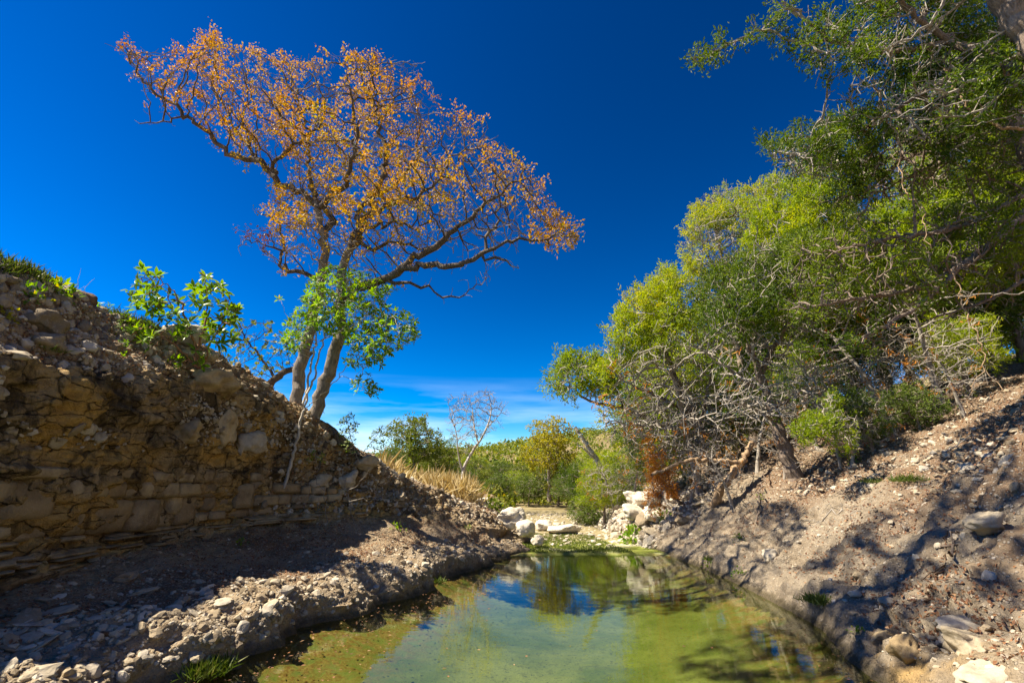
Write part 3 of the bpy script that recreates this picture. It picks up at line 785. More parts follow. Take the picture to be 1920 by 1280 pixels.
# boulders, each a thing of its own: pixel, distance, size, material
BM_W = [mesh_data('boulder', V, F, M['white'], smooth=True) for V, F in BOULD]
BM_S = [mesh_data('boulder', V, F, M['stone'], smooth=True) for V, F in BOULD]
BM_B = [mesh_data('boulder', V, F, M['block'], smooth=True) for V, F in BOULD]
def rg(px, py, dz=0.0):
    h = ray_ground(px, py); p_ = np.array(h[0]); p_[2] += dz
    return p_
def boulder(k, pos, size, rz, label, mats=BM_W, tilt=0.0):
    o = link('boulder', mats[k % 7]); o.location = pos; o.scale = size; o.rotation_euler = (tilt, tilt * .5, rz)
    return tag(o, label, 'boulder', 'boulders of the creek')
boulder(0, pix(955, 972, 14.4), (.46, .4, .30), .3, 'large rounded white boulder at the end of the left bank')
boulder(1, pix(868, 938, 17.5), (.42, .36, .32), 1.1, 'white boulder at the foot of the bare tree')
boulder(2, pix(905, 946, 17.0), (.34, .3, .26), 2.0, 'small white boulder in grass right of the bare tree')
boulder(3, pix(982, 992, 14.0), (.30, .26, .22), .7, 'white boulder directly right of the large rounded one')
boulder(4, pix(1006, 1012, 13.2), (.2, .16, .12), 1.7, 'low white boulder beside the grassy end of the pool')
boulder(5, pix(1060, 992, 16.2), (.5, .42, .17), .2, 'broad white boulder behind the green channel')
#boulder(6, pix(1102, 988, 15.6), (.4, .34, .15), .9, 'white boulder merging with the outcrop behind the green channel')
boulder(0, pix(1018, 984, 16.6), (.26, .22, .16), 2.2, 'white boulder in the gap at the head of the green channel')
boulder(2, pix(1206, 935, 15.3), (.55, .5, .28), .5, 'white slab topping the far right outcrop below dead orange juniper')
boulder(3, pix(1190, 962, 14.9), (.75, .42, .22), .8, 'tilted white slab in the middle of the far right outcrop', tilt=.35)
#boulder(5, pix(1165, 1006, 14.0), (.7, .3, .10), .1, 'flat white ledge rock at the water edge of the outcrop')
boulder(1, pix(1225, 968, 14.0), (.5, .36, .22), .9, 'tilted white slab right end of the far outcrop', tilt=.4)
boulder(4, rg(1350, 880, .12), (.34, .3, .3), .4, 'grey lichen boulder behind the fallen branch', BM_S)
boulder(6, rg(1850, 992, .06), (.22, .15, .12), .3, 'lone pale grey boulder high on the sunlit right slope', BM_S)
boulder(1, rg(1445, 1045, .03), (.16, .12, .12), 1.0, 'whitish boulder halfway down the right bank above the water', BM_S)
boulder(2, rg(1830, 1200, -.06), (.30, .18, .12), .5, 'large grey angular boulder at the bottom right corner', BM_S, .3)
boulder(3, rg(1800, 1165, -.05), (.36, .12, .09), .35, 'long pale slab leaning above the corner boulder', BM_S, .25)
boulder(5, rg(1690, 1205, -.05), (.13, .10, .12), 1.2, 'orange stained rock at the lower right water edge', BM_B)
boulder(0, rg(1650, 1190, -.04), (.12, .10, .08), .2, 'ochre rock left of the orange stained rock', BM_B)
boulder(6, rg(1850, 1250, -.07), (.22, .16, .12), .2, 'pale half buried rock at the lowest right edge', BM_S)
boulder(1, rg(80, 612, .05), (.20, .17, .16), .6, 'grey lichen boulder high on the left rubble slope', BM_S)
boulder(2, rg(85, 645, .0), (.22, .18, .15), 1.5, 'second grey boulder on the left rubble slope, just below the highest', BM_S)
boulder(3, pix(348, 632, 8.0), (.36, .3, .2), .3, 'whitish boulder on the crest behind the red-stemmed shrub', BM_S)
boulder(4, rg(392, 705, -.12), (.42, .38, .22), .5, 'overhanging yellowish boulder at the nose of the left wall', BM_B)
boulder(5, pix(375, 672, 8.0), (.30, .26, .14), 1.9, 'grey slab on top of the overhanging yellowish boulder', BM_S)
boulder(6, rg(425, 790, -.1), (.22, .22, .3), .4, 'tall lichen covered knob below the nose of the left wall', BM_B)
boulder(0, rg(350, 795, -.1), (.30, .22, .2), 2.4, 'broad brown boulder under the nose of the left wall', BM_B)
#boulder(2, pix(250, 850, 7.2), (.55, .3, .22), .1, 'brown bulge of rock in the middle of the left wall', BM_B)
#boulder(4, pix(60, 830, 5.3), (.5, .3, .3), .2, 'brown bulge of rock on the left wall at the photo edge', BM_B)
boulder(5, pix(690, 868, 10.6), (.24, .22, .16), .2, 'grey boulder on the crest right of the oak', BM_S)
boulder(6, rg(650, 900), (.26, .22, .22), 1.2, 'pale cobble boulder jutting from rubble below the drooping shrub', BM_S)
boulder(1, rg(600, 905), (.28, .22, .2), .9, 'pale boulder in the rubble under the oak roots', BM_S)
boulder(3, rg(470, 830), (.26, .2, .2), .9, 'bluish grey boulder in the shaded rubble right of the wall nose', BM_S)
boulder(0, rg(235, 1085, .02), (.12, .10, .06), .9, 'single pale stone at the foot of the shaded wall', BM_S)
# dark weathered slab standing on the left crest
V, F = box_mesh(541, 6)
V = V * np.array([.34, .10, .13]) + np.array([0, 0, 1.0]) * (.03 * vnoise(V * 3, 7))[:, None]
o = link('slab', mesh_data('slab', V, F, M['root'], smooth=True)); o.location = pix(142, 560, 6.6); o.rotation_euler = (.1, .32, -.2)
tag(o, 'dark weathered slab jutting out on the left crest', 'slab')

# ------------------------------------------------------------------ growing trees
class Tree:
    """Skeleton grown towards attractor points from drawn limbs (space colonisation)."""
    def __init__(self, seed):
        self.r = np.random.default_rng(seed); self.pos = []; self.par = []; self.tag = []; self.rmin = []
    def limb(self, pts, step, tagv, r0=0.0, r1=0.0, start=None, wob=0.03):
        """Add a drawn limb (polyline); it joins the nearest node when start is None and nodes exist."""
        pts = np.asarray(pts, float)
        seg = np.linalg.norm(np.diff(pts, axis=0), axis=1); L_ = np.concatenate([[0], np.cumsum(seg)])
        n = max(2, int(L_[-1] / step) + 1); t = np.linspace(0, L_[-1], n)
        # smooth sampling of the polyline
        q = np.stack([np.interp(t, L_, pts[:, k]) for k in range(3)], -1)
        for _ in range(2): q[1:-1] = .25 * q[:-2] + .5 * q[1:-1] + .25 * q[2:]
        q[1:-1] += self.r.normal(size=q[1:-1].shape) * wob * step * 2
        par = -1
        if self.pos:
            A = np.array(self.pos); par = int(np.argmin(((A - q[0]) ** 2).sum(1)))
            if np.linalg.norm(A[par] - q[0]) < step * .6: q = q[1:]
        for i, p in enumerate(q):
            self.pos.append(p); self.par.append(par); self.tag.append(tagv)
            self.rmin.append(r0 + (r1 - r0) * i / max(len(q) - 1, 1)); par = len(self.pos) - 1
        return par
    def grow(self, A, step, infl, kill, iters=120, trop=(0, 0, .1), jit=.25, from_node=0):
        A = np.asarray(A, float); pos = np.array(self.pos); par = list(self.par); tg = list(self.tag)
        d2 = np.full(len(A), 1e9); near = np.zeros(len(A), int)
        def upd(P_, off):
            for c in range(0, len(P_), 400):
                B = P_[c:c + 400]; D = ((A[:, None] - B[None]) ** 2).sum(-1); k = D.argmin(1); m = D[np.arange(len(A)), k]
                b = m < d2; d2[b] = m[b]; near[b] = k[b] + off + c
        upd(pos[from_node:], from_node); alive = np.ones(len(A), bool); count = np.zeros(len(pos), int)
        trop = np.array(trop)
        for it in range(iters):
            alive &= d2 > kill * kill
            m = alive & (d2 < infl * infl)
            if not m.any():
                if not alive.any(): break
                k = np.where(alive)[0]; j = k[np.argmin(d2[k])]; m = np.zeros(len(A), bool); m[j] = True
            idx = near[m]; dr = nrm(A[m] - pos[idx])
            S = np.zeros((len(pos), 3)); np.add.at(S, idx, dr)
            u = np.unique(idx); u = u[count[u] < 4]
            if len(u) == 0: break
            dirs = nrm(nrm(S[u]) + trop + self.r.normal(size=(len(u), 3)) * jit)
            newp = pos[u] + dirs * step * self.r.uniform(.75, 1.2, (len(u), 1))
            count[u] += 1
            off = len(pos); pos = np.concatenate([pos, newp]); par += u.tolist(); tg += [tg[i] for i in u]
            count = np.concatenate([count, np.zeros(len(u), int)])
            upd(newp, off)
        self.rmin += [0.0] * (len(pos) - len(self.rmin))
        self.pos = list(pos); self.par = par; self.tag = tg
    def twigs(self, n_per, length, seg=2, cond=None, spread=.9, tagv=-1):
        """Fine twigs from tips and thin nodes."""
        pos = np.array(self.pos); par = np.array(self.par); n = len(pos)
        child = np.zeros(n, int); np.add.at(child, par[par >= 0], 1)
        cand = np.where((child <= 1) & (par >= 0))[0]
        if cond is not None: cand = cand[cond(pos[cand], child[cand])]
        dirs = nrm(pos - pos[np.maximum(par, 0)])
        base = np.repeat(cand, n_per); d_ = nrm(dirs[base] + self.r.normal(size=(len(base), 3)) * spread)
        cur = base; p = pos[base]
        for s in range(seg):
            d_ = nrm(d_ + self.r.normal(size=d_.shape) * .3 + np.array([0, 0, .05]))
            p = p + d_ * (length / seg) * self.r.uniform(.6, 1.3, (len(base), 1))
            off = len(self.pos); self.pos += list(p); self.par += cur.tolist(); self.tag += [tagv] * len(p); self.rmin += [0.0] * len(p)
            cur = np.arange(off, off + len(p))
    def solve(self, tip=.006, expn=2.3, rmax=9):
        self.P = np.array(self.pos); self.Q = np.array(self.par); self.T = np.array(self.tag); n = len(self.P)
        acc = np.zeros(n); rad = np.zeros(n); main = np.full(n, -1); bestr = np.zeros(n); rm = np.array(self.rmin)
        order = np.arange(n)[::-1]
        # parents always precede children
        for i in order:
            r_ = max(tip, acc[i] ** (1 / expn)); r_ = min(max(r_, rm[i]), rmax) if rm[i] == 0 else rm[i]
            rad[i] = r_; q = self.Q[i]
            if q >= 0:
                acc[q] += r_ ** expn
                if r_ > bestr[q]: bestr[q] = r_; main[q] = i
        for i in range(n):
            q = self.Q[i]
            if q >= 0 and rad[i] > rad[q]: rad[i] = rad[q]
        self.rad = rad; self.main = main
        self.child = np.zeros(n, int); np.add.at(self.child, self.Q[self.Q >= 0], 1)
        d = np.zeros((n, 3)); ok = self.Q >= 0
        d[ok] = nrm(self.P[ok] - self.P[self.Q[ok]])
        for i in np.where(~ok)[0]:
            if main[i] >= 0: d[i] = nrm(self.P[main[i]] - self.P[i])
        self.D = d
        return self
    def mesh(self, sel, bump=0.0):
        """Tube mesh of the edges that end in the selected nodes."""
        parts = []
        e = np.where(sel & (self.Q >= 0))[0]
        for lo, hi, k in ((0, .012, 3), (.012, .035, 4), (.035, .09, 6), (.09, 9, 12)):
            m = e[(self.rad[e] >= lo) & (self.rad[e] < hi)]
            if len(m) == 0: continue
            q = self.Q[m]; ismain = self.main[q] == m
            dm = nrm(self.D[m] + np.where(self.main[m][:, None] >= 0, self.D[np.maximum(self.main[m], 0)], self.D[m]))
            ds = np.where(ismain[:, None], nrm(self.D[q] + self.D[m]), self.D[m])
            rs = np.where(ismain, self.rad[q], np.minimum(self.rad[q], self.rad[m] * 1.25)); rs = np.minimum(rs, self.rad[m] * 1.8 + .004)
            def ring(c, dd, rr):
                ref = np.array([.37, .21, .05]) ; ref = np.broadcast_to(ref, dd.shape)
                ref = np.where((np.abs((dd * nrm(ref)).sum(-1)) > .93)[:, None], np.array([-.2, .6, .7]), ref)
                a = nrm(np.cross(dd, ref)); b = np.cross(dd, a)
                an = np.arange(k) * 2 * math.pi / k
                off_ = a[:, None] * np.cos(an)[None, :, None] + b[:, None] * np.sin(an)[None, :, None]
                pts = c[:, None] + off_ * rr[:, None, None]
                if bump: pts = pts + off_ * (rr[:, None] * bump * fbm(pts * np.array([9, 9, 3.5]), 3, 700))[..., None]
                return pts
            r0 = ring(self.P[q], ds, rs); r1 = ring(self.P[m], dm, self.rad[m])
            V = np.concatenate([r0, r1], 1).reshape(-1, 3)
            j = np.arange(k); f = np.stack([j, (j + 1) % k, k + (j + 1) % k, k + j], -1)
            F = (f[None] + (np.arange(len(m)) * 2 * k)[:, None, None]).reshape(-1, 4)
            parts.append((V, F))
        return cat_meshes(parts) if parts else (np.zeros((0, 3)), np.zeros((0, 4), int))

def leaf_geo(c, ax, nv, ln, wd, fold=.25, droop=.0):
    """Folded leaf of four triangles: base, two shoulders, tip, plus midrib point."""
    ax = nrm(ax); sd = nrm(np.cross(ax, nv)); nv = np.cross(sd, ax)
    ln = np.asarray(ln)[:, None]; wd = np.asarray(wd)[:, None]
    b = c; t = c + ax * ln - nv * ln * droop; m_ = c + ax * ln * .5 - nv * ln * droop * .2
    l = m_ + sd * wd * .5 + nv * wd * fold; r_ = m_ - sd * wd * .5 + nv * wd * fold
    V = np.stack([b, l, t, r_], 1).reshape(-1, 3)
    F = (np.array([[0, 1, 2], [0, 2, 3]])[None] + (np.arange(len(c)) * 4)[:, None, None]).reshape(-1, 3)
    return V, F

def tufts(c, d, k, ln, wd, r, spread=.75, up=.15):
    """k narrow blades at every centre c, pointing about d."""
    n = len(c); cc = np.repeat(c, k, 0); dd = np.repeat(d, k, 0)
    ax = nrm(dd + r.normal(size=cc.shape) * spread + np.array([0, 0, up]))
    cc = cc + r.normal(size=cc.shape) * ln * .45
    L_ = ln * r.uniform(.6, 1.3, len(cc)); W_ = wd * r.uniform(.7, 1.3, len(cc))
    return leaf_geo(cc, ax, r.normal(size=cc.shape), L_, W_, .3)

def env(poly, n, Y, dY, r, round_=True, dens=None):
    """n attractors inside a photo outline, spread in depth about Y; depth narrows towards the outline."""
    poly = np.asarray(poly, float); lo = poly.min(0); hi = poly.max(0); out_ = []
    seg = np.roll(poly, -1, 0) - poly
    while sum(len(o) for o in out_) < n:
        q = lo + r.random((n * 2, 2)) * (hi - lo); q = q[in_poly(q[:, 0], q[:, 1], poly)]
        if dens is not None: q = q[r.random(len(q)) < dens(q[:, 0], q[:, 1])]
        # distance to the outline
        t = (((q[:, None] - poly[None]) * seg[None]).sum(-1) / (seg ** 2).sum(-1)).clip(0, 1)
        dist = np.linalg.norm(q[:, None] - (poly + t[..., None] * seg[None]), axis=-1).min(1)
        h = np.sqrt(np.clip(dist / (0.28 * min(hi - lo)), 0.03, 1)) if round_ else np.ones(len(q))
        y = Y + dY * h * r.uniform(-1, 1, len(q))
        x = (q[:, 0] - 960) / FPX; u = (640 - q[:, 1]) / FPX; dy = CP - u * SP; dz = SP + u * CP
        out_.append(np.stack([x / dy * y, y, CAM_Z + dz / dy * y], -1))
    return np.concatenate(out_)[:n]

def line(*pts): return [pix(*p) for p in pts]

# ------------------------------------------------------------------ the orange oak on the left bank
T = Tree(31)
step = .16
t1 = line((556, 775, 10.4), (556, 742, 10.4), (565, 680, 10.4), (580, 630, 10.35), (598, 560, 10.3), (607, 496, 10.3), (606, 444, 10.3), (595, 389, 10.3))
T.limb(t1, step, 0, .14, .08, wob=.09)
t2 = line((590, 800, 10.3), (588, 780, 10.3), (598, 752, 10.25), (611, 717, 10.2), (625, 675, 10.1), (639, 635, 10.0), (640, 590, 9.95), (636, 545, 9.9), (640, 499, 9.9), (657, 465, 9.9))
T.pos_start2 = len(T.pos)
p2 = len(T.pos)
# second stem starts its own chain joined at the stool
T.limb(t2, step, 1, .155, .09, wob=.09)
T.par[p2] = 0
LIMBS = [
 (line((595, 389, 10.3), (577, 372, 10.4), (555, 357, 10.5), (521, 339, 10.6), (510, 320, 10.7), (480, 301, 10.8), (442, 294, 10.9), (420, 286, 10.9), (405, 260, 10.9), (382, 243, 10.8), (352, 224, 10.8), (330, 195, 10.7), (281, 174, 10.6), (255, 130, 10.5), (235, 90, 10.5)), .105, .018),
 (line((352, 224, 10.8), (330, 219, 10.6), (300, 228, 10.4), (281, 237, 10.3), (262, 232, 10.2)), .03, .012),
 (line((510, 320, 10.7), (521, 297, 10.6), (536, 275, 10.4), (566, 260, 10.2), (596, 249, 10.0), (610, 200, 9.8)), .06, .02),
 (line((480, 301, 10.8), (468, 280, 11.2), (452, 255, 11.6), (430, 225, 11.9), (408, 180, 12.1), (400, 110, 12.2)), .05, .015),
 (line((606, 440, 10.3), (622, 417, 10.7), (611, 391, 11), (585, 365, 11.3), (581, 331, 11.6), (579, 282, 11.8), (570, 220, 12.0), (545, 150, 12.1)), .085, .018),
 (line((600, 389, 10.3), (620, 372, 9.9), (637, 357, 9.6), (660, 320, 9.2), (668, 270, 9.0), (660, 200, 8.9), (650, 140, 8.9)), .075, .016),
 (line((657, 465, 9.9), (680, 432, 9.9), (697, 392, 9.9), (690, 375, 9.9), (712, 352, 10), (716, 325, 10.1), (728, 300, 10.2), (715, 250, 10.3), (705, 180, 10.4), (690, 120, 10.4)), .10, .018),
 (line((680, 432, 9.9), (715, 420, 9.6), (745, 418, 9.4), (792, 420, 9.1), (830, 405, 8.9)), .045, .014),
 (line((657, 465, 9.9), (672, 420, 10.4), (682, 380, 10.8), (740, 345, 11.3), (780, 300, 11.7), (790, 240, 12.0), (775, 180, 12.2)), .075, .016),
 (line((697, 400, 9.9), (745, 380, 9.8), (790, 365, 9.7), (825, 340, 9.6), (840, 300, 9.6), (870, 265, 9.6)), .055, .014),
 (line((640, 560, 9.92), (660, 548, 9.7), (682, 537, 9.5), (724, 524, 9.2), (750, 503, 9.0), (779, 482, 8.9), (809, 461, 8.8), (838, 442, 8.8), (876, 414, 8.8), (910, 380, 8.8), (944, 361, 8.8), (973, 343, 8.8), (985, 315, 8.8)), .11, .018),
 (line((750, 503, 9.0), (779, 494, 8.8), (830, 501, 8.5), (868, 499, 8.3), (901, 475, 8.2), (931, 459, 8.1), (960, 454, 8.1), (1020, 450, 8.0), (1060, 443, 8.0)), .075, .016),
 (line((901, 475, 8.2), (914, 475, 8.2), (944, 490, 8.1), (973, 503, 8.0)), .03, .011),
 (line((724, 524, 9.2), (733, 528, 9.2), (788, 534, 9.3), (821, 549, 9.3), (842, 560, 9.3), (872, 553, 9.2)), .04, .012),
 (line((700, 470, 9.9), (728, 448, 10), (758, 456, 10.2), (788, 469, 10.4), (830, 455, 10.6), (870, 440, 10.8)), .045, .013),
 (line((910, 445, 8.15), (935, 423, 8.3), (933, 397, 8.4), (952, 372, 8.5), (985, 365, 8.5)), .03, .011),
 (line((602, 525, 10.3), (575, 518, 10.5), (551, 513, 10.6), (519, 499, 10.8), (526, 471, 10.9), (532, 447, 10.9), (530, 417, 11), (510, 405, 11), (491, 402, 11)), .06, .014),
 (line((526, 471, 10.9), (495, 455, 10.7), (465, 440, 10.6)), .025, .010),
]
for k, (pl, ra, rb) in enumerate(LIMBS): T.limb(pl, step, 2 + k, ra, rb, wob=.14)
CROWN = [(200, 78), (235, 62), (300, 100), (345, 95), (395, 48), (432, 85), (510, 98), (560, 105), (620, 95), (685, 88), (745, 112), (795, 105), (822, 190), (915, 235), (965, 285), (1012, 340), (1030, 392), (1097, 430), (1092, 462), (1055, 470), (1000, 455), (960, 470), (930, 540), (870, 520), (850, 480),
         (800, 510), (700, 520), (620, 500), (560, 505), (500, 500), (440, 455), (465, 420), (500, 430), (505, 345), (560, 335), (520, 300), (440, 262), (380, 215), (250, 165), (238, 130)]
def crown_dens(x, y):
    return np.where((x > 300) & (y > 470), .35, 1.0) * np.where((x > 880) & (y > 440), .9, 1.0)
A = env(CROWN, 2700, 10.2, 2.6, T.r, dens=crown_dens)
A[:, 1] += 0
# right-hand limbs swing towards the camera
apx, apy, _ = proj(A)
sh = -1.1 * smoothstep(740, 950, apx)
A = np.stack([A[:, 0] * (1 + sh / A[:, 1]), A[:, 1] + sh, CAM_Z + (A[:, 2] - CAM_Z) * (1 + sh / A[:, 1])], -1)
T.grow(A, step, 1.1, .22, 140, (0, 0, .12), .28, from_node=20)
T.twigs(1, .2, 2)
T.solve(.0055, 2.25)
oak_base = np.array([*(T.P[0] + T.P[p2])[:2] / 2, min(T.P[0][2], T.P[p2][2]) - .1])
OAK = root('orange_oak', oak_base, 'large twin-trunked oak with orange autumn leaves on the left bank', 'tree')
n = len(T.P); idx = np.arange(n); thick = T.rad > .0115
tagv = T.T
V, F = T.mesh((tagv == 0) & thick, .22); TRUNKS = [part('trunk', V, F, M['oak_bark'], OAK, smooth=True)]
sel = (tagv == 1) & thick; sel[p2] = False
V, F = T.mesh(sel, .22); TRUNKS.append(part('trunk', V, F, M['oak_bark'], OAK, smooth=True))
for k in range(len(LIMBS)):
    sel = (tagv == 2 + k) & thick
    V, F = T.mesh(sel, .15)
    if len(V): part('limb', V, F, M['oak_limb'], OAK, smooth=True)
V, F = T.mesh(~thick); part('twigs', V, F, M['twig'], OAK)['kind'] = 'stuff'
# leaves
r = T.r
tips = np.where((T.rad < .0095) & (T.Q >= 0))[0]
tpx, tpy, _ = proj(T.P[tips])
dn = np.full(len(tips), .74)
dn -= .38 * smoothstep(760, 900, tpx) * (1 - smoothstep(980, 1010, tpx))            # thin, twiggy right half
dn -= .60 * smoothstep(330, 470, tpy) * (1 - smoothstep(960, 1000, tpx))            # bare lower inside
dn -= .30 * np.exp(-(((tpx - 790) / 70) ** 2 + ((tpy - 150) / 60) ** 2))
dn = dn * (.08 + 1.35 * smoothstep(-.09, .09, fbm(T.P[tips] * 1.0, 3, 801)))
dn = np.where((tpx < 345) & (tpy > 205), 0, dn)
keep = r.random(len(tips)) < dn
tp = tips[keep]
k = 9; c = np.repeat(T.P[tp], k, 0) + r.normal(size=(len(tp) * k, 3)) * .055
ax = nrm(np.repeat(T.D[tp], k, 0) + r.normal(size=c.shape) * .9 - np.array([0, 0, .15]))
cx, cy, _ = proj(c)
hue = .42 + .30 * fbm(c * .55, 3, 811) + .16 * r.normal(size=len(c)) + .22 * smoothstep(160, 420, cy) - .18 * smoothstep(420, 260, cx) + .18 * np.exp(-(((cx - 560) / 130) ** 2 + ((cy - 260) / 130) ** 2)) - .05 * smoothstep(700, 900, cx)
V, F = leaf_geo(c, ax, r.normal(size=c.shape), r.uniform(.035, .095, len(c)), r.uniform(.022, .055, len(c)))
pur = (np.hypot(cx - 470, cy - 450) < 42)
hue4 = np.repeat(np.clip(hue, 0, 1), 4)
fm = np.repeat(pur, 2)
part('crown', V, F[~fm], M['oak_leaf'], OAK, hue4)
part('crown', V, F[fm], M['purple_leaf'], OAK, hue4)['label'] = 'withered purplish brown leaf cluster'
# stool and roots
Rt = Tree(77)
roots = [line((575, 800, 10.2), (540, 770, 9.9), (510, 745, 9.6), (480, 715, 9.25), (455, 700, 9.0)),
         line((560, 790, 10.1), (525, 770, 9.75), (490, 735, 9.3), (468, 725, 9.05)),
         line((590, 805, 10.15), (575, 825, 9.95), (560, 850, 9.85), (552, 880, 9.8)),
         line((598, 800, 10.2), (612, 830, 10.1), (600, 860, 9.95), (592, 885, 9.9)),
         line((600, 795, 10.3), (628, 815, 10.35), (655, 838, 10.4), (680, 858, 10.5)),
         line((600, 790, 10.4), (625, 800, 10.6), (650, 822, 10.7)),
         line((585, 810, 10.1), (590, 835, 9.95), (578, 860, 9.9))]
for q, pl in enumerate(roots):
    Rt = Tree(80 + q); Rt.limb(pl, .09, 0, [.11, .07, .06, .08, .07, .05, .05][q], .018, wob=.25); Rt.solve(.01)
    V, F = Rt.mesh(np.ones(len(Rt.P), bool), .35); part('root', V, F, M['root'] if q < 2 else M['oak_limb'], OAK, smooth=True).parent = TRUNKS[0 if q < 3 else 1]
print('oak nodes', n, 'leaves', len(c))

# ------------------------------------------------------------------ junipers
def juniper(name, seed, label, limbs, envs, na, leafm, step=.2, foliage=1.0, shell=None, kill=.3, infl=1.4, tw=(2, .3), blades=7, bl=.085, bw=.022, barkm='cedar', group='junipers of the right bank', cat='tree', wood=None, tint_shift=0.0, trop=(0, 0, .08), tip=.007, tipleaf=3):
    T = Tree(seed); r = T.r
    for k, (pl, ra, rb) in enumerate(limbs): T.limb(pl, step, k, ra, rb, wob=.06)
    A = np.concatenate([env(po, int(na * f), Y, dY, r) for po, Y, dY, f in envs])
    T.grow(A, step, infl, kill, 120, trop, .3)
    T.twigs(tw[0], tw[1], 2)
    T.solve(tip, 2.3)
    b = T.P[0].copy()
    o = root(name, b, label, cat, group)
    thick = T.rad > .03
    V, F = T.mesh(thick & (T.T == 0), .2); part('trunk', V, F, M[barkm], o, smooth=True)
    for k in range(1, len(limbs)):
        V, F = T.mesh(thick & (T.T == k), .2)
        if len(V): part('limb', V, F, M[barkm], o, smooth=True)
    V, F = T.mesh(~thick); part('twigs', V, F, M[wood or 'dead'], o)['kind'] = 'stuff'
    tips = np.where((T.rad < tip * 1.6) & (T.Q >= 0))[0]
    P_ = T.P[tips]
    f = np.full(len(tips), foliage)
    if shell is not None: f = f * shell(P_)
    f = f * (.05 + 1.5 * smoothstep(-.12, .12, fbm(P_ * 1.25, 2, seed)))
    kp = tips[r.random(len(tips)) < f]
    if len(kp):
        cc = np.repeat(T.P[kp], tipleaf, 0) + r.normal(size=(len(kp) * tipleaf, 3)) * bl * .7
        V, F = tufts(cc, np.repeat(T.D[kp], tipleaf, 0), blades, bl, bw, r)
        tn = np.repeat(np.clip(.45 + tint_shift + .30 * fbm(cc * .8, 2, seed + 3) + .18 * r.normal(size=len(cc)), 0, 1), blades * 4)
        part('crown', V, F, M[leafm], o, tn)
    return o, T

def sh_upleft(cx_, cy_, k=1.0):
    """Foliage only towards the upper left outside of the crown, bare grey wood inside."""
    def f(P_):
        px, py, _ = proj(P_); return np.clip(.03 + k * smoothstep(60, 170, (cx_ - px) * .6 + (cy_ - py) * .8), 0, 1)
    return f
gz = lambda p: [p[0], p[1], ground_at(p[0], p[1]) - .1]
def base_line(px, Y, *pts):
    b = pix(px, 900, Y); b = np.array([b[0], Y, ground_at(b[0], Y) - .15]); return [b] + line(*pts)

juniper('juniper', 901, 'juniper at the far left of the right bank, crown leaning out over the creek',
        [(base_line(1290, 17.5, (1260, 820, 17.3), (1230, 790, 17), (1170, 765, 16.5), (1110, 755, 16.0), (1070, 725, 15.8)), .13, .03), (line((1170, 765, 16.5), (1150, 720, 16.2), (1130, 690, 16)), .05, .02)],
        [([(1033, 705), (1050, 670), (1085, 658), (1130, 668), (1160, 690), (1150, 735), (1080, 748), (1040, 738)], 15.9, 1.1, 1)], 520, 'cedar_leaf', .16, .95, tipleaf=2, bl=.12, bw=.038, kill=.22, tint_shift=-.1)
juniper('juniper', 902, 'broad juniper with green dome and grey dead branches inside, mid right bank',
        [(base_line(1345, 14.6, (1335, 860, 14.6), (1300, 780, 14.6), (1262, 700, 14.5), (1235, 620, 14.4), (1220, 560, 14.3)), .16, .03),
         (line((1300, 780, 14.6), (1240, 745, 14.0), (1180, 720, 13.6), (1140, 690, 13.4)), .06, .02), (line((1310, 800, 14.6), (1330, 720, 14.2), (1340, 640, 14)), .06, .02),
         (line((1320, 830, 14.6), (1250, 800, 13.9), (1190, 795, 13.5), (1140, 790, 13.4)), .05, .02)],
        [([(1128, 690), (1143, 612), (1165, 570), (1215, 535), (1250, 500), (1295, 530), (1330, 590), (1360, 660), (1300, 740), (1200, 720)], 14.4, 1.9, .62),
         ([(1110, 760), (1200, 720), (1330, 690), (1400, 760), (1380, 850), (1250, 860), (1130, 830)], 14.0, 1.5, .38)], 1700, 'cedar_leaf', .17, .95, sh_upleft(1330, 700, 1.0), kill=.24, bl=.11, bw=.034, tint_shift=.15)
juniper('juniper', 903, 'tall sparse juniper with bare grey top against the sky',
        [(base_line(1425, 17.0, (1405, 760, 17), (1380, 640, 17), (1362, 530, 16.9), (1345, 440, 16.8), (1335, 380, 16.8)), .15, .02),
         (line((1380, 640, 17), (1420, 560, 17.2), (1440, 470, 17.3), (1435, 380, 17.4)), .06, .015), (line((1362, 530, 16.9), (1320, 470, 16.5), (1305, 410, 16.3)), .05, .015)],
        [([(1283, 445), (1298, 392), (1340, 355), (1400, 352), (1445, 330), (1480, 420), (1455, 520), (1380, 620), (1310, 565), (1288, 500)], 16.9, 1.5, 1)], 1100, 'cedar_leaf', .17, .34, sh_upleft(1560, 500, .9), kill=.24, bl=.11, bw=.034, tint_shift=.3, tw=(3, .35))
juniper('juniper', 904, 'dense yellow-green juniper in the middle of the right bank wood',
        [(base_line(1610, 14.0, (1600, 650, 14), (1575, 520, 13.9), (1550, 420, 13.8)), .17, .03), (line((1600, 650, 14), (1660, 560, 13.8), (1690, 480, 13.6)), .08, .02), (line((1585, 580, 14), (1500, 540, 13.4), (1440, 500, 13.2)), .07, .02)],
        [([(1392, 470), (1400, 400), (1425, 345), (1480, 320), (1520, 290), (1610, 360), (1700, 400), (1740, 500), (1720, 600), (1640, 660), (1500, 650), (1420, 570)], 13.8, 2.0, 1)], 2000, 'cedar_leaf', .18, 1.0, kill=.25, bl=.11, bw=.034, tint_shift=.05)
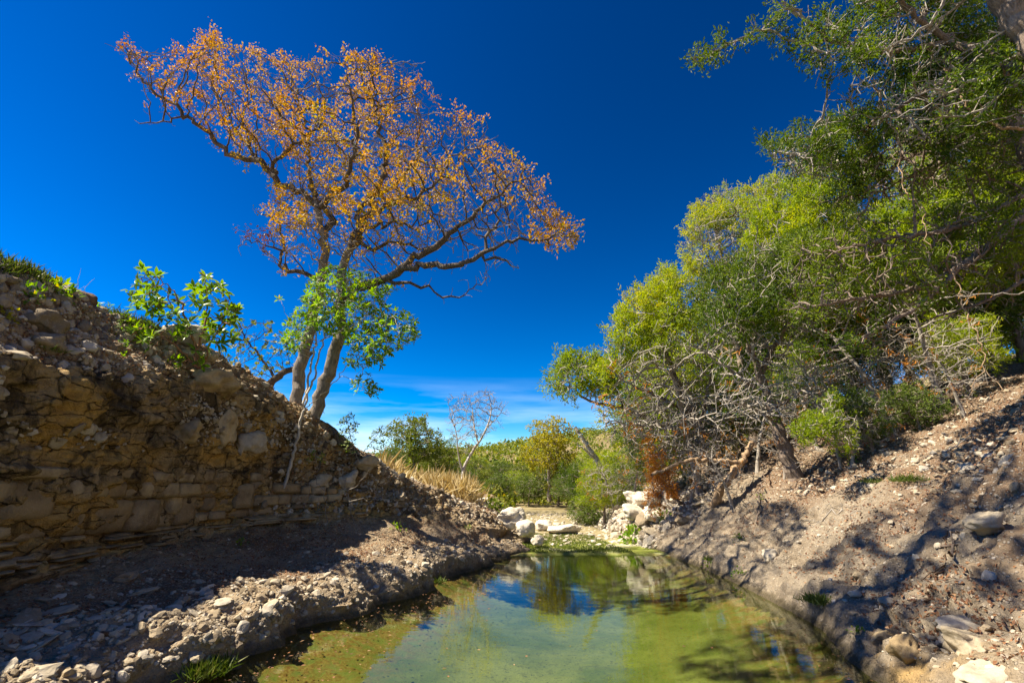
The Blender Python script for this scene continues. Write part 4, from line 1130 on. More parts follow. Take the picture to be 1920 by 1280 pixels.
juniper('juniper', 905, 'bright green juniper behind the overhanging boughs at the right edge',
        [(base_line(1830, 12.0, (1810, 580, 12), (1790, 430, 12), (1775, 300, 12), (1760, 180, 12)), .17, .03), (line((1800, 500, 12), (1860, 400, 11.5), (1900, 300, 11.3)), .08, .02), (line((1795, 460, 12), (1720, 400, 11.6), (1680, 350, 11.4)), .07, .02)],
        [([(1640, 320), (1680, 200), (1720, 120), (1800, 80), (1920, 60), (2010, 200), (1980, 520), (1820, 610), (1690, 570), (1650, 430)], 12.0, 1.8, 1)], 1900, 'cedar_leaf', .18, .9, kill=.25, bl=.10, bw=.032, tint_shift=-.08)
juniper('juniper', 906, 'juniper with shaggy leaning trunk standing low on the right slope',
        [(base_line(1493, 10.9, (1480, 860, 10.9), (1462, 815, 10.85), (1440, 745, 10.8), (1412, 672, 10.7), (1395, 620, 10.6), (1372, 560, 10.5)), .17, .03),
         (line((1440, 745, 10.8), (1380, 700, 10.2), (1320, 660, 9.9), (1290, 640, 9.8)), .05, .015), (line((1425, 700, 10.75), (1470, 620, 10.6), (1510, 540, 10.5), (1530, 470, 10.4)), .07, .02),
         (line((1455, 790, 10.85), (1400, 760, 10.3), (1350, 750, 10)), .035, .012), (line((1450, 770, 10.8), (1510, 720, 10.4), (1560, 690, 10.2)), .04, .012)],
        [([(1308, 560), (1345, 500), (1430, 455), (1530, 425), (1570, 520), (1540, 620), (1470, 690), (1380, 660), (1315, 620)], 10.5, 1.3, .75), ([(1330, 700), (1450, 680), (1600, 680), (1580, 760), (1450, 790), (1350, 780)], 10.4, 1.0, .25)],
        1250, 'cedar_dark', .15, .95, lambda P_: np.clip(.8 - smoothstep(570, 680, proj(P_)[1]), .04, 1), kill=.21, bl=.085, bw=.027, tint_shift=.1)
# overhanging juniper at the right edge: trunk leans out of the frame above the water
juniper('juniper', 907, 'overhanging juniper whose thick trunk crosses the top right corner',
        [([(8.4, 5.2, ground_at(8.4, 5.2) - .2), (7.9, 5.2, 4.8)] + line((1995, 170, 5.2), (1925, 50, 5.2), (1872, -30, 5.2)) + [(5.9, 5.0, 9.8), (4.6, 4.4, 10.9), (3.2, 3.9, 11.8)], .29, .10),
         (line((1920, 138, 6.0), (1847, 101, 6.3), (1774, 77, 6.6), (1684, 97, 6.9), (1627, 101, 7.0), (1562, 77, 7.0), (1522, 49, 7.0), (1469, 4, 6.9)), .07, .025),
         (line((1500, 20, 6.9), (1480, 10, 6.9), (1440, 45, 6.8), (1380, 78, 6.7), (1335, 102, 6.6), (1300, 112, 6.5)), .03, .012),
         (line((1774, 77, 6.6), (1700, 20, 6.4), (1640, -60, 6.2), (1560, -140, 6)), .05, .02),
         (line((1847, 101, 6.3), (1740, 170, 6.8), (1660, 215, 7.2), (1590, 260, 7.5), (1510, 290, 7.8), (1450, 300, 7.9)), .05, .018),
         ([(3.2, 3.9, 11.8), (1.6, 3.2, 12.0), (-.2, 2.4, 11.6), (-1.6, 1.6, 11.2)], .09, .02), ([(4.6, 4.4, 10.8), (3.4, 2.6, 10.4), (2.0, 1.0, 9.8), (.6, -.4, 9.4)], .08, .02)],  # overhead limbs added out of view to dapple the bank
        [([(1490, 70), (1530, 35), (1600, 0), (1760, -40), (1900, 60), (1900, 250), (1780, 300), (1650, 260), (1580, 190), (1510, 130)], 6.9, 1.0, .34),
         ([(1425, 285), (1445, 255), (1500, 240), (1580, 215), (1650, 260), (1660, 340), (1560, 345), (1480, 335)], 7.7, .8, .2),
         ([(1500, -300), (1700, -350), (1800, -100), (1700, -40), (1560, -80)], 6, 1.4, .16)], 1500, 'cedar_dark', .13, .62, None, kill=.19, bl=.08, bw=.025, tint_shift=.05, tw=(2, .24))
juniper('added_dapple_oak', 917, 'added unseen sparse oak above the view, dappling the right bank', [([(-7.0, 2.2, ground_at(-7.0, 2.2) - .2), (-6.8, 2.6, 6.5), (-6.2, 3.2, 9.0)] + line((330, -330, 4.0), (520, -320, 4.7), (700, -300, 5.2)), .2, .05)],
        [([(230, -200), (420, -170), (700, -160), (900, -210), (880, -380), (600, -440), (300, -400)], 5.0, 1.5, 1)], 700, 'olive_leaf', .2, .26, None, kill=.28, bl=.09, bw=.05, group=None)  # unseen tree added above the frame to throw dappled shade on the right bank
_o, T8 = juniper('juniper', 908, 'juniper beyond the right edge sending long bare boughs across the slope',
        [([(9.9, 7.7, ground_at(9.9, 7.7) - .2), (9.8, 7.7, 5.0), (9.6, 7.6, 6.5), (9.5, 7.6, 8.0), (9.2, 7.6, 10)], .26, .06),
         (line((1985, 330, 7.6), (1920, 365, 7.5), (1806, 426, 7.5), (1725, 441, 7.4), (1644, 451, 7.4), (1562, 471, 7.3), (1497, 475, 7.2)), .065, .014),
         (line((1985, 360, 7.6), (1920, 400, 7.5), (1847, 465, 7.4), (1778, 514, 7.3), (1725, 538, 7.3), (1644, 554, 7.2), (1562, 570, 7.1), (1481, 579, 7.0)), .095, .014),
         (line((1800, 500, 7.35), (1740, 560, 7.0), (1660, 610, 6.9), (1570, 650, 6.8), (1510, 660, 6.8)), .05, .012),
         (line((1990, 200, 7.6), (1900, 260, 7.6), (1800, 285, 7.8), (1720, 330, 8.0), (1620, 355, 8.1), (1540, 380, 8.2)), .06, .014),
         (line((1985, 480, 7.6), (1900, 540, 7.7), (1820, 575, 7.8), (1740, 600, 7.9)), .05, .012)],
        [([(1480, 450), (1600, 420), (1780, 390), (1940, 340), (1940, 480), (1760, 560), (1600, 610), (1490, 590)], 7.5, .9, .6), ([(1600, 250), (1750, 220), (1930, 180), (1930, 330), (1750, 370), (1560, 400)], 7.9, 1.0, .4)],
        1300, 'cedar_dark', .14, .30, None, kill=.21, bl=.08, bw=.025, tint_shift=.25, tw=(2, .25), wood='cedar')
juniper('juniper_sapling', 909, 'small dark green juniper spray low on the slope right of the leaning trunk',
        [(list(map(np.array, [rg(1600, 860, -.05)])) + line((1590, 820, 8.9), (1575, 790, 8.8), (1545, 765, 8.7)), .03, .012), (line((1590, 820, 8.9), (1550, 810, 8.7), (1515, 795, 8.6)), .015, .008)],
        [([(1485, 810), (1500, 785), (1530, 775), (1545, 735), (1570, 742), (1580, 770), (1620, 790), (1612, 840), (1580, 820), (1560, 845), (1540, 815), (1510, 828)], 8.75, .5, 1)], 420, 'cedar_leaf', .08, .6, None, kill=.10, infl=.7, tw=(2, .1), bl=.06, bw=.018, tint_shift=-.25, tipleaf=2, tip=.004)

# generic trees for the wood behind: built once, then copied
def ball(n, r, rx, rz, z0, low=.35):
    p_ = rand_dirs(n, r) * (r.random((n, 1)) ** .45); p_[:, 2] = np.where(p_[:, 2] < 0, p_[:, 2] * low, p_[:, 2])
    w_ = 1 + .35 * fbm(p_ * 1.6, 2, 950)
    return p_ * w_[:, None] * np.array([rx, rx, rz]) + np.array([0, 0, z0])
def generic(name, seed, H, rx, na, leafm, lean=(0, 0), blades=6, bl=.17, bw=.042, broad=False, foliage=1.0, wood='dead', bark='cedar', step=.26, tipleaf=2, tip=.009):
    T = Tree(seed); r = T.r
    T.limb([(0, 0, -.3), (lean[0] * .2, lean[1] * .2, H * .22), (lean[0] * .5, lean[1] * .5, H * .45), (lean[0], lean[1], H * .7)], step, 0, H * .03, .04)
    A = ball(na, r, rx, H * .52, H * .48) + np.array([lean[0] * .8, lean[1] * .8, 0])
    T.grow(A, step, 1.9, .36, 90, (0, 0, .06), .3); T.twigs(2, .35, 2); T.solve(tip, 2.3)
    parts = []
    thick = T.rad > .03
    V, F = T.mesh(thick, .15); parts.append(('trunk', mesh_data('trunk', V, F, M[bark], smooth=True), None))
    V, F = T.mesh(~thick); parts.append(('twigs', mesh_data('twigs', V, F, M[wood]), 'stuff'))
    tips = np.where((T.rad < .014) & (T.Q >= 0))[0]
    f = foliage * (.3 + 1.2 * smoothstep(-.25, .2, fbm(T.P[tips] * .9, 3, seed)))
    kp = tips[r.random(len(tips)) < f]
    cc = np.repeat(T.P[kp], tipleaf, 0) + r.normal(size=(len(kp) * tipleaf, 3)) * .10
    V, F = tufts(cc, np.repeat(T.D[kp], tipleaf, 0), blades, bl, bw, r, 1.3 if broad else .75)
    tn = np.repeat(np.clip(.45 + .30 * fbm(cc * .6, 2, seed + 3) + .18 * r.normal(size=len(cc)), 0, 1), blades * 4)
    parts.append(('crown', mesh_data('crown', V, F, M[leafm], tn), None))
    return name, parts
GEN = {
 'ja': generic('juniper', 920, 5.0, 2.0, 700, 'cedar_leaf'),
 'jb': generic('juniper', 921, 4.4, 1.8, 650, 'cedar_dark', (-.5, 0)),
 'jc': generic('juniper', 922, 5.6, 2.1, 750, 'cedar_leaf', (-.6, -.3), foliage=.8),
 'oa': generic('live_oak', 923, 4.0, 1.9, 600, 'olive_leaf', broad=True, bl=.13, bw=.07, bark='twig', wood='twig'),
 'ob': generic('live_oak', 924, 3.6, 1.9, 560, 'dull_leaf', (.3, 0), broad=True, bl=.13, bw=.07, bark='twig', wood='twig'),
 'ye': generic('yellow_oak', 925, 4.0, 1.3, 420, 'yellow_leaf', broad=True, bl=.12, bw=.07, bark='twig', wood='twig'),
 'dd': generic('dead_juniper', 926, 3.6, 1.6, 700, 'cedar_dead', (-.8, -.4), foliage=.015, bark='dead', tip=.0055),
}
def place(kind, loc, s, rz, label, cat='tree', group=None, sz=1.0):
    name, parts = GEN[kind]
    o = root(name, loc, label, cat, group); o.rotation_euler = (0, 0, rz); o.scale = (s, s, s * sz)
    for nm, me, kd in parts:
        c_ = link(nm, me, o)
        if kd: c_['kind'] = kd
    return o
def at_px(px, Y):
    p_ = pix(px, 900, Y); return (p_[0], Y, ground_at(p_[0], Y) - .05)
# wood on the right hillside behind the named junipers
ORD = 'first second third fourth fifth sixth seventh eighth ninth tenth eleventh twelfth thirteenth fourteenth fifteenth sixteenth seventeenth eighteenth'.split()
WPX = [1260, 1360, 1440, 1500, 1560, 1640, 1700, 1760, 1850, 1930, 1995, 2060, 1210, 1310]
for i, (px, Y, kd, s, rz) in enumerate([(1260, 20, 'ja', 1.0, .3), (1360, 21, 'jc', 1.15, 1.2), (1440, 19.5, 'ja', 1.15, 2.2), (1500, 17.5, 'jb', 1.1, .2), (1560, 18.5, 'jc', 1.15, 4.0), (1640, 17, 'ja', 1.15, 3.1), (1700, 15.5, 'jc', 1.0, .9),
                                      (1760, 17.5, 'jb', 1.25, 5.0), (1850, 16, 'ja', 1.2, 4.4), (1930, 14, 'jc', 1.15, 2.0), (1995, 12.2, 'ja', 1.1, 1.0), (2060, 15, 'jb', 1.3, .5), (1210, 23, 'jb', 1.05, 3.3), (1310, 25, 'jc', 1.15, 5.2)]):
    od = ORD[sorted(WPX).index(px)]
    place(kd, at_px(px, Y), s, rz, od + ' juniper from the creek gap in the hillside wood behind the right bank', group='junipers in the right hillside wood')
# middle distance
place('oa', at_px(775, 30), .95, .3, 'round-crowned oak standing apart above the golden grass', group='trees across the valley')
place('ob', at_px(735, 27), .42, 2.0, 'low bush left of the round-crowned oak', 'bush', 'trees across the valley')
place('oa', at_px(822, 33), .75, 4.0, 'olive tree between the round-crowned oak and the bare tree', group='trees across the valley')
place('ye', pix(1030, 940, 26) * np.array([1, 1, 0]) + np.array([0, 0, 1.0]), 1.0, .5, 'slim tree with yellow autumn crown rising over the creek gap', group='trees across the valley')
mids = [(870, 30, 'ob', .75), (905, 34, 'oa', .8), (935, 28, 'ob', .78), (965, 33, 'ja', .72), (990, 27, 'ob', .75), (1010, 31, 'oa', .95), (1045, 27, 'jb', .85), (1070, 24, 'ob', .8), (1095, 22, 'jb', .85), (1135, 20.5, 'ja', .8), (1165, 19, 'ob', .75), (890, 42, 'oa', 1.1), (945, 46, 'ob', 1.2), (985, 44, 'oa', 1.25), (840, 44, 'ob', .95), (1040, 40, 'jc', 1.2), (800, 46, 'oa', .75), (1090, 32, 'jc', 1.0)]
mid_lab = {'ob': 'dull green live oak in the valley thicket', 'oa': 'olive green oak in the valley thicket', 'ja': 'green juniper in the valley thicket', 'jb': 'dark juniper in the valley thicket', 'jc': 'tall juniper in the valley thicket'}
mids += []
for i, (px, Y, kd, s) in enumerate(mids):
    place(kd, at_px(px, Y), s * .7, i * 1.7, mid_lab[kd] + ', ' + ORD[sorted(m_[0] for m_ in mids).index(px)] + ' tree from the left', group='thicket across the valley', sz=.82)
# scrub between the trees of the valley: one mass
def blobs(x, y, z, s, kb, r, leaf):
    cc = np.stack([x, y, z + s * .5], -1)
    c2 = np.repeat(cc, kb, 0) + rand_dirs(len(cc) * kb, r) * (np.repeat(s, kb) * r.random(len(cc) * kb) ** .4)[:, None] * np.array([1.3, 1.3, 1.0])
    ls = np.repeat(s, kb) * 0 + leaf * r.uniform(.7, 1.3, len(c2))
    V, F = leaf_geo(c2, rand_dirs(len(c2), r), rand_dirs(len(c2), r), ls, ls * .6)
    return V, F, np.repeat(np.clip(np.repeat(r.uniform(.1, .85, len(cc)), kb) + r.normal(size=len(c2)) * .12, 0, 1), 4)
rs_ = np.random.default_rng(955)
ux = rs_.uniform(-22, 26, 1500); uy = rs_.uniform(20, 62, 1500)
okk = (np.abs(ux / uy) < .62) & ((np.abs(ux - 1.8) > 1.6 + .0 * uy) | (uy > 27)) & ~((ux < -1) & (uy < 25))
ux, uy = ux[okk], uy[okk]; uz = np.array([ground_at(a, b) for a, b in zip(ux, uy)])
V, F, tn = blobs(ux, uy, uz, rs_.uniform(.25, .75, len(ux)), 42, rs_, .2)
tag(link('scrub', mesh_data('scrub', V, F, M['olive_leaf'], tn)), 'continuous low green scrub under the trees across the valley', None, None, 'stuff')
# far wood on the hill: one mass
rw = np.random.default_rng(960)
nx = 3600
hx = rw.uniform(-110, 130, nx); hy = rw.uniform(55, 300, nx); hz_ = ground_z(hx, hy)
okk = (np.abs(hx / hy) < 1.3); hx, hy, hz_ = hx[okk], hy[okk], hz_[okk]
sc_ = rw.uniform(.8, 1.9, len(hx))
cc = np.stack([hx, hy, hz_ + sc_], -1)
kb = 20
c2 = np.repeat(cc, kb, 0) + rand_dirs(len(cc) * kb, rw) * (np.repeat(sc_, kb) * rw.random(len(cc) * kb) ** .4)[:, None] * np.array([1.25, 1.25, 1.0])
V, F = leaf_geo(c2, rand_dirs(len(c2), rw), rand_dirs(len(c2), rw), np.repeat(sc_, kb) * .55, np.repeat(sc_, kb) * .4)
tn = np.repeat(np.clip(np.repeat(rw.uniform(.1, .8, len(cc)), kb) + rw.normal(size=len(c2)) * .12, 0, 1), 4)
tag(link('far_wood', mesh_data('far_wood', V, F, M['olive_leaf'], tn)), 'far-off oak and juniper wood covering the low hill', None, None, 'stuff')

# ------------------------------------------------------------------ shrubs, saplings, grasses and small things
def bent_leaf(ln, wd, bend, n=4):
    t = np.linspace(0, 1, n); w_ = wd * np.array([.18, .9, 1.0, .12][:n]) * .5
    x = t * ln; z = -bend * ln * t ** 2
    V = np.concatenate([np.stack([x, -w_, z + w_ * .35], -1), np.stack([x, np.zeros(n), z], -1), np.stack([x, w_, z + w_ * .35], -1)])
    F = []
    for row in (0, 1):
        for i in range(n - 1): F.append((row * n + i, row * n + i + 1, (row + 1) * n + i + 1, (row + 1) * n + i))
    return V, np.array(F)

def rosettes(tp, td, per, r, ln, spread=1.1):
    """Frames and centres of leaves set in whorls at the twig ends."""
    n = len(tp); d = nrm(td * .6 + np.array([0, 0, .6])); a = nrm(np.cross(d, rand_dirs(n, r))); b = np.cross(d, a)
    an = (np.arange(per)[None] * 2.4 + r.random((n, 1)) * 6.28 + r.normal(size=(n, per)) * .25)
    el = r.uniform(.15, .9, (n, per))
    ax = nrm((a[:, None] * np.cos(an)[..., None] + b[:, None] * np.sin(an)[..., None]) * np.cos(el)[..., None] + d[:, None] * np.sin(el)[..., None])
    nv = nrm(d[:, None] - ax * (ax * d[:, None]).sum(-1, keepdims=True)); sd = np.cross(nv, ax)
    c = np.repeat(tp[:, None], per, 1) + ax * .01
    return c.reshape(-1, 3), np.stack([ax, sd, nv], -1).reshape(-1, 3, 3)

def leafy(name, seed, label, cat, limbs, envs, na, leafm, barkm, step=.09, kill=.15, infl=.8, per=6, ln=.09, wd=.035, fol=1.0, tw=None, group=None, tip=.004, jobs=0, thick_r=.008, bend=.25, trop=(0, 0, .12)):
    T = Tree(seed); r = T.r
    for k, (pl, ra, rb) in enumerate(limbs): T.limb(pl, step, k, ra, rb, wob=.10)
    A = np.concatenate([env(po, max(4, int(na * f)), Y, dY, r) for po, Y, dY, f in envs])
    T.grow(A, step, infl, kill, 120, trop, .25)
    if tw: T.twigs(tw[0], tw[1], 2)
    T.solve(tip, 2.3)
    o = root(name, T.P[0], label, cat, group)
    thick = T.rad > thick_r
    for k in range(len(limbs)):
        V, F = T.mesh(thick & (T.T == k), .1)
        if len(V): part('stem', V, F, M[barkm], o, smooth=True)
    V, F = T.mesh(~thick)
    if len(V): part('twigs', V, F, M[barkm], o)['kind'] = 'stuff'
    tips = np.where((T.child == 0) & (T.Q >= 0))[0]
    tips = tips[r.random(len(tips)) < fol]
    if len(tips) == 0 or leafm is None: return o
    c, fr_ = rosettes(T.P[tips], T.D[tips], per, r, ln)
    LV = [bent_leaf(1, wd / ln, bend * f) for f in (.4, 1.0, 1.5)]
    s_ = ln * r.uniform(.65, 1.25, len(c)); var = r.integers(0, 3, len(c)); tn = np.clip(.5 + .22 * r.normal(size=len(c)), 0, 1)
    order = np.argsort(-s_ / np.maximum(proj(c)[2], .5)); single = np.zeros(len(c), bool); single[order[:jobs]] = True
    if jobs:
        lm = {(v_, q): mesh_data('leaf', *LV[v_], M[leafm], np.full(len(LV[v_][0]), q / 4), True) for v_ in range(3) for q in range(5)}
        b = np.array(o.location)
        for i in np.where(single)[0]:
            lf = link('leaf', lm[(int(var[i]), int(round(tn[i] * 4)))], o)
            lf.matrix_local = Matrix.Translation(c[i] - b) @ Matrix(fr_[i].tolist()).to_4x4() @ Matrix.Scale(s_[i], 4)
    Vs, Fs, Ts, n_ = [], [], [], 0
    for v_ in range(3):
        m = (var == v_) & ~single; V, F = LV[v_]
        if not m.any(): continue
        W = np.einsum('nij,nvj->nvi', fr_[m], V[None] * s_[m][:, None, None]) + c[m][:, None]; k_ = m.sum()
        Vs.append(W.reshape(-1, 3)); Fs.append((F[None] + (np.arange(k_) * len(V))[:, None, None]).reshape(-1, 4) + n_); Ts.append(np.repeat(tn[m], len(V))); n_ += k_ * len(V)
    if Vs: 
        pc = part('foliage' if jobs else 'crown', np.concatenate(Vs), np.concatenate(Fs), M[leafm], o, np.concatenate(Ts), True)
        if jobs: pc['kind'] = 'stuff'
    return o

# red-stemmed evergreen shrub with whorled leaves on the crest of the wall
leafy('madrone_shrub', 1001, 'red-stemmed evergreen shrub with whorled glossy leaves on top of the left wall', 'shrub',
      [(line((372, 695, 7.75), (366, 660, 7.6), (355, 610, 7.4), (335, 560, 7.3), (300, 520, 7.2)), .028, .007), (line((366, 660, 7.6), (385, 610, 7.5), (390, 550, 7.45), (383, 515, 7.4)), .02, .006),
       (line((372, 690, 7.7), (400, 640, 7.5), (420, 590, 7.4), (430, 560, 7.35)), .018, .006), (line((372, 692, 7.7), (330, 650, 7.2), (290, 620, 7.0), (240, 610, 6.9), (205, 600, 6.8)), .02, .006),
       (line((372, 700, 7.75), (330, 725, 7.3), (290, 740, 7.1), (262, 755, 7.0)), .02, .006), (line((376, 700, 7.75), (345, 690, 7.3), (330, 685, 7.2)), .012, .005)],
      [([(235, 540), (250, 505), (300, 500), (330, 545), (350, 560), (372, 500), (390, 498), (425, 535), (452, 580), (440, 640), (400, 665), (340, 640), (290, 600), (240, 575)], 7.35, .55, .62),
       ([(175, 625), (220, 590), (290, 600), (330, 640), (280, 665), (220, 650)], 6.95, .3, .2), ([(300, 665), (370, 655), (390, 690), (340, 705), (305, 700)], 7.3, .25, .1), ([(190, 690), (260, 690), (250, 730), (200, 720)], 6.8, .2, .05)],
      460, 'madrone_leaf', 'redstem', .08, .115, 1.0, per=9, ln=.125, wd=.044, jobs=290, tip=.0045, thick_r=.0075, bend=.35)
leafy('hanging_shrub', 1002, 'small fine-leaved shrub hanging down the left wall under the red-stemmed shrub', 'shrub',
      [(line((215, 690, 6.5), (205, 720, 6.45), (205, 760, 6.4), (215, 790, 6.4)), .010, .004), (line((215, 690, 6.5), (195, 660, 6.5), (185, 640, 6.5)), .008, .004)],
      [([(178, 720), (200, 700), (235, 720), (240, 770), (220, 795), (190, 780)], 6.45, .2, .6), ([(165, 660), (190, 630), (240, 640), (240, 690), (190, 690)], 6.5, .2, .4)], 260, 'bright_leaf', 'twig', .04, .06, .5, per=7, ln=.05, wd=.017, tip=.003)
leafy('fine_leaved_shrub', 1003, 'feathery green shrub on the crest left of the red-stemmed shrub', 'shrub',
      [(line((215, 640, 7.0), (205, 605, 7.0), (195, 580, 7.0)), .012, .004)],
      [([(165, 590), (185, 562), (215, 575), (245, 590), (250, 625), (210, 645), (175, 630)], 7.0, .35, 1)], 420, 'bright_leaf', 'twig', .04, .06, .5, per=6, ln=.055, wd=.015, tip=.003)
# slender evergreen sapling before the oak trunks
leafy('evergreen_sapling', 1004, 'slender pale-stemmed sapling with bright green leaves before the oak trunks', 'tree',
      [(line((532, 915, 9.55), (545, 872, 9.55), (560, 815, 9.5), (572, 745, 9.45), (583, 690, 9.4), (592, 640, 9.4), (600, 560, 9.35)), .035, .010),
       (line((572, 760, 9.45), (590, 700, 9.4), (602, 655, 9.35), (618, 600, 9.3), (640, 550, 9.3)), .024, .008), (line((572, 765, 9.45), (610, 735, 9.3), (640, 700, 9.2), (660, 670, 9.1), (700, 640, 9.0)), .012, .006),
       (line((640, 705, 9.2), (665, 715, 9.1), (690, 735, 9.0), (715, 735, 9.0)), .007, .004), (line((600, 640, 9.35), (640, 620, 9.2), (690, 600, 9.0), (730, 590, 8.9)), .012, .005), (line((592, 640, 9.4), (565, 620, 9.3), (545, 610, 9.2)), .01, .005)],
      [([(528, 650), (533, 605), (560, 585), (590, 605), (580, 650), (550, 665)], 9.3, .45, .14), ([(560, 575), (575, 525), (620, 500), (690, 515), (740, 545), (700, 610), (620, 630), (575, 615)], 9.3, .75, .48),
       ([(650, 620), (720, 570), (775, 590), (788, 632), (745, 662), (690, 690), (645, 690)], 9.0, .6, .30), ([(650, 715), (690, 700), (725, 735), (690, 750)], 9.0, .2, .04), ([(515, 560), (535, 560), (530, 575)], 9.2, .1, .02)],
      2400, 'bright_leaf', 'pale', .08, .085, .9, per=7, ln=.10, wd=.034, tip=.004, thick_r=.009, bend=.3)
leafy('small_oak', 1005, 'small thin oak with olive and orange leaves behind the crest left of the big oak', 'tree',
      [([pix(500, 726, 12.2) - np.array([0, 0, .3])] + line((500, 726, 12.2), (515, 708, 12.2), (535, 697, 12.2), (560, 688, 12.2), (585, 660, 12.2)), .11, .05), (line((515, 708, 12.2), (490, 670, 12.2), (465, 640, 12.2), (450, 610, 12.2)), .04, .012)],
      [([(420, 660), (435, 605), (480, 592), (520, 610), (552, 640), (545, 700), (490, 725), (445, 700)], 12.2, .9, 1)], 600, 'olive_leaf', 'oak_limb', .11, .15, 1.0, per=6, ln=.085, wd=.05, fol=.75, tip=.005, thick_r=.02)
leafy('drooping_shrub', 1006, 'dark-leaved shrub drooping over the crest right of the oak', 'shrub',
      [(line((672, 868, 10.35), (664, 840, 10.25), (655, 810, 10.2), (650, 785, 10.2)), .013, .005), (line((672, 860, 10.35), (690, 836, 10.2), (708, 815, 10.1), (716, 800, 10.1)), .011, .005)],
      [([(632, 790), (655, 770), (672, 795), (668, 850), (642, 845)], 10.2, .3, .62), ([(684, 838), (700, 805), (718, 798), (722, 842), (702, 848)], 10.1, .2, .38)], 220, 'dull_leaf', 'twig', .05, .075, .6, per=6, ln=.075, wd=.022, tip=.004)
leafy('bank_shrub', 1007, 'small green shrub growing from the rubble under the oak roots', 'shrub',
      [(line((598, 880, 9.75), (592, 860, 9.65), (588, 850, 9.6)), .008, .004)], [([(570, 860), (590, 838), (612, 850), (608, 872), (580, 875)], 9.65, .2, 1)], 50, 'bright_leaf', 'twig', .05, .08, .5, per=6, ln=.055, wd=.018, tip=.003)
# bare tree
Tb = Tree(1010); rb_ = Tb.r
bb = at_px(866, 22)
Tb.limb([np.array(bb) - np.array([0, 0, .3])] + line((866, 915, 22), (868, 880, 22), (884, 848, 22), (905, 818, 22), (918, 790, 22), (922, 760, 22), (915, 735, 22)), .16, 0, .085, .015)
Tb.limb(line((868, 885, 22), (858, 850, 21.8), (856, 810, 21.6), (845, 780, 21.5), (840, 755, 21.5)), .16, 1, .04, .010)
Tb.limb(line((895, 830, 22), (888, 790, 22.4), (885, 760, 22.6), (878, 742, 22.7)), .16, 2, .035, .010)
Tb.limb(line((915, 800, 22), (935, 780, 21.7), (946, 760, 21.5)), .16, 3, .03, .009)
Tb.grow(env([(833, 800), (838, 748), (870, 735), (922, 728), (952, 768), (935, 805), (900, 830), (868, 860), (848, 835)], 420, 22, 1.6, rb_), .17, 1.4, .24, 90, (0, 0, .2), .25)
Tb.twigs(2, .3, 2); Tb.solve(.006, 2.3)
ob_ = root('bare_tree', Tb.P[0], 'bare leafless pale tree standing alone on the grassy slope', 'tree')
for nm, sel, kd in (('trunk', (Tb.rad > .02) & (Tb.T == 0), None), ('limb', (Tb.rad > .02) & (Tb.T == 1), None), ('limb', (Tb.rad > .02) & (Tb.T == 2), None), ('limb', (Tb.rad > .02) & (Tb.T == 3), None), ('twigs', Tb.rad <= .02, 'stuff')):
    V, F = Tb.mesh(sel, .1)
    if len(V):
        o = part(nm, V, F, M['pale'] if nm != 'twigs' else M['dead'], ob_, smooth=True)
        if kd: o['kind'] = kd

# dead juniper with rusty foliage, fallen branch, dead brush
juniper('dead_juniper', 1020, 'dead juniper with rusty orange foliage hanging over the far right outcrop',
        [([rg(1262, 935, -.1)] + line((1255, 900, 13.6), (1240, 860, 13.4), (1222, 825, 13.3)), .05, .015), (line((1250, 900, 13.6), (1225, 930, 13.2), (1215, 955, 13.1)), .025, .01)],
        [([(1203, 835), (1215, 820), (1232, 850), (1240, 880), (1262, 905), (1255, 925), (1228, 930), (1240, 950), (1222, 962), (1208, 940), (1220, 900), (1212, 870)], 13.3, .3, 1)], 170, 'cedar_dead', .10, .36, None, kill=.15, infl=.8, bl=.075, bw=.02, tw=(2, .14), group=None, trop=(0, 0, -.1))
def stick_object(name, paths, mat_, label, cat, group=None, step=.08, wob=.12, kids=None):
    o = None
    for k, (pl, ra, rb2) in enumerate(paths):
        T_ = Tree(1100 + len(bpy.data.objects) % 97 + k); T_.limb(pl, step, 0, ra, rb2, wob=wob); T_.solve(.003)
        if o is None: o = root(name, T_.P[0], label, cat, group)
        V, F = T_.mesh(np.ones(len(T_.P), bool), .15)
        part('stem' if k == 0 else 'side_stem', V, F, M[mat_], o, smooth=True)
    return o
stick_object('fallen_branch', [(line((1390, 868, 11.9), (1340, 862, 11.9), (1300, 860, 11.8), (1260, 872, 11.6), (1222, 890, 11.4)), .055, .035), ([rg(1340, 945, -.05)] + line((1352, 915, 12.0), (1375, 885, 12.0), (1395, 858, 12.1), (1410, 830, 12.2)), .10, .07),
              (line((1300, 860, 11.8), (1325, 895, 11.6), (1350, 930, 11.5)), .03, .012)], 'vine', 'pale bare branch fallen level from a leaning stump above the outcrop', 'branch')
stick_object('pale_dead_trunk', [([rg(1128, 905, -.3) if ray_ground(1128, 905) else pix(1128, 905, 19)] + line((1122, 866, 18.6), (1104, 838, 18.5), (1086, 812, 18.4), (1078, 800, 18.4)), .11, .06), (line((1118, 862, 18.6), (1098, 845, 18.3), (1082, 830, 18.2)), .05, .03)], 'pale', 'pale dead double trunk leaning left in the thicket', 'trunk')
stick_object('hanging_vine', [(line((1637, 150, 6.9), (1660, 215, 6.8), (1687, 265, 6.7), (1690, 320, 6.7), (1697, 370, 6.6), (1722, 380, 6.6), (1737, 402, 6.6), (1733, 440, 6.6), (1747, 468, 6.6)), .013, .007)], 'vine', 'tan vine dangling in the middle of the overhanging boughs', 'vine')
stick_object('hanging_vine', [(line((1783, 505, 6.9), (1800, 550, 6.8), (1815, 600, 6.7), (1840, 640, 6.6), (1845, 692, 6.5), (1880, 730, 6.4)), .012, .006), (line((1845, 692, 6.5), (1820, 725, 6.5), (1808, 750, 6.5)), .006, .004)], 'vine', 'tan vine hanging low over the upper right slope', 'vine')
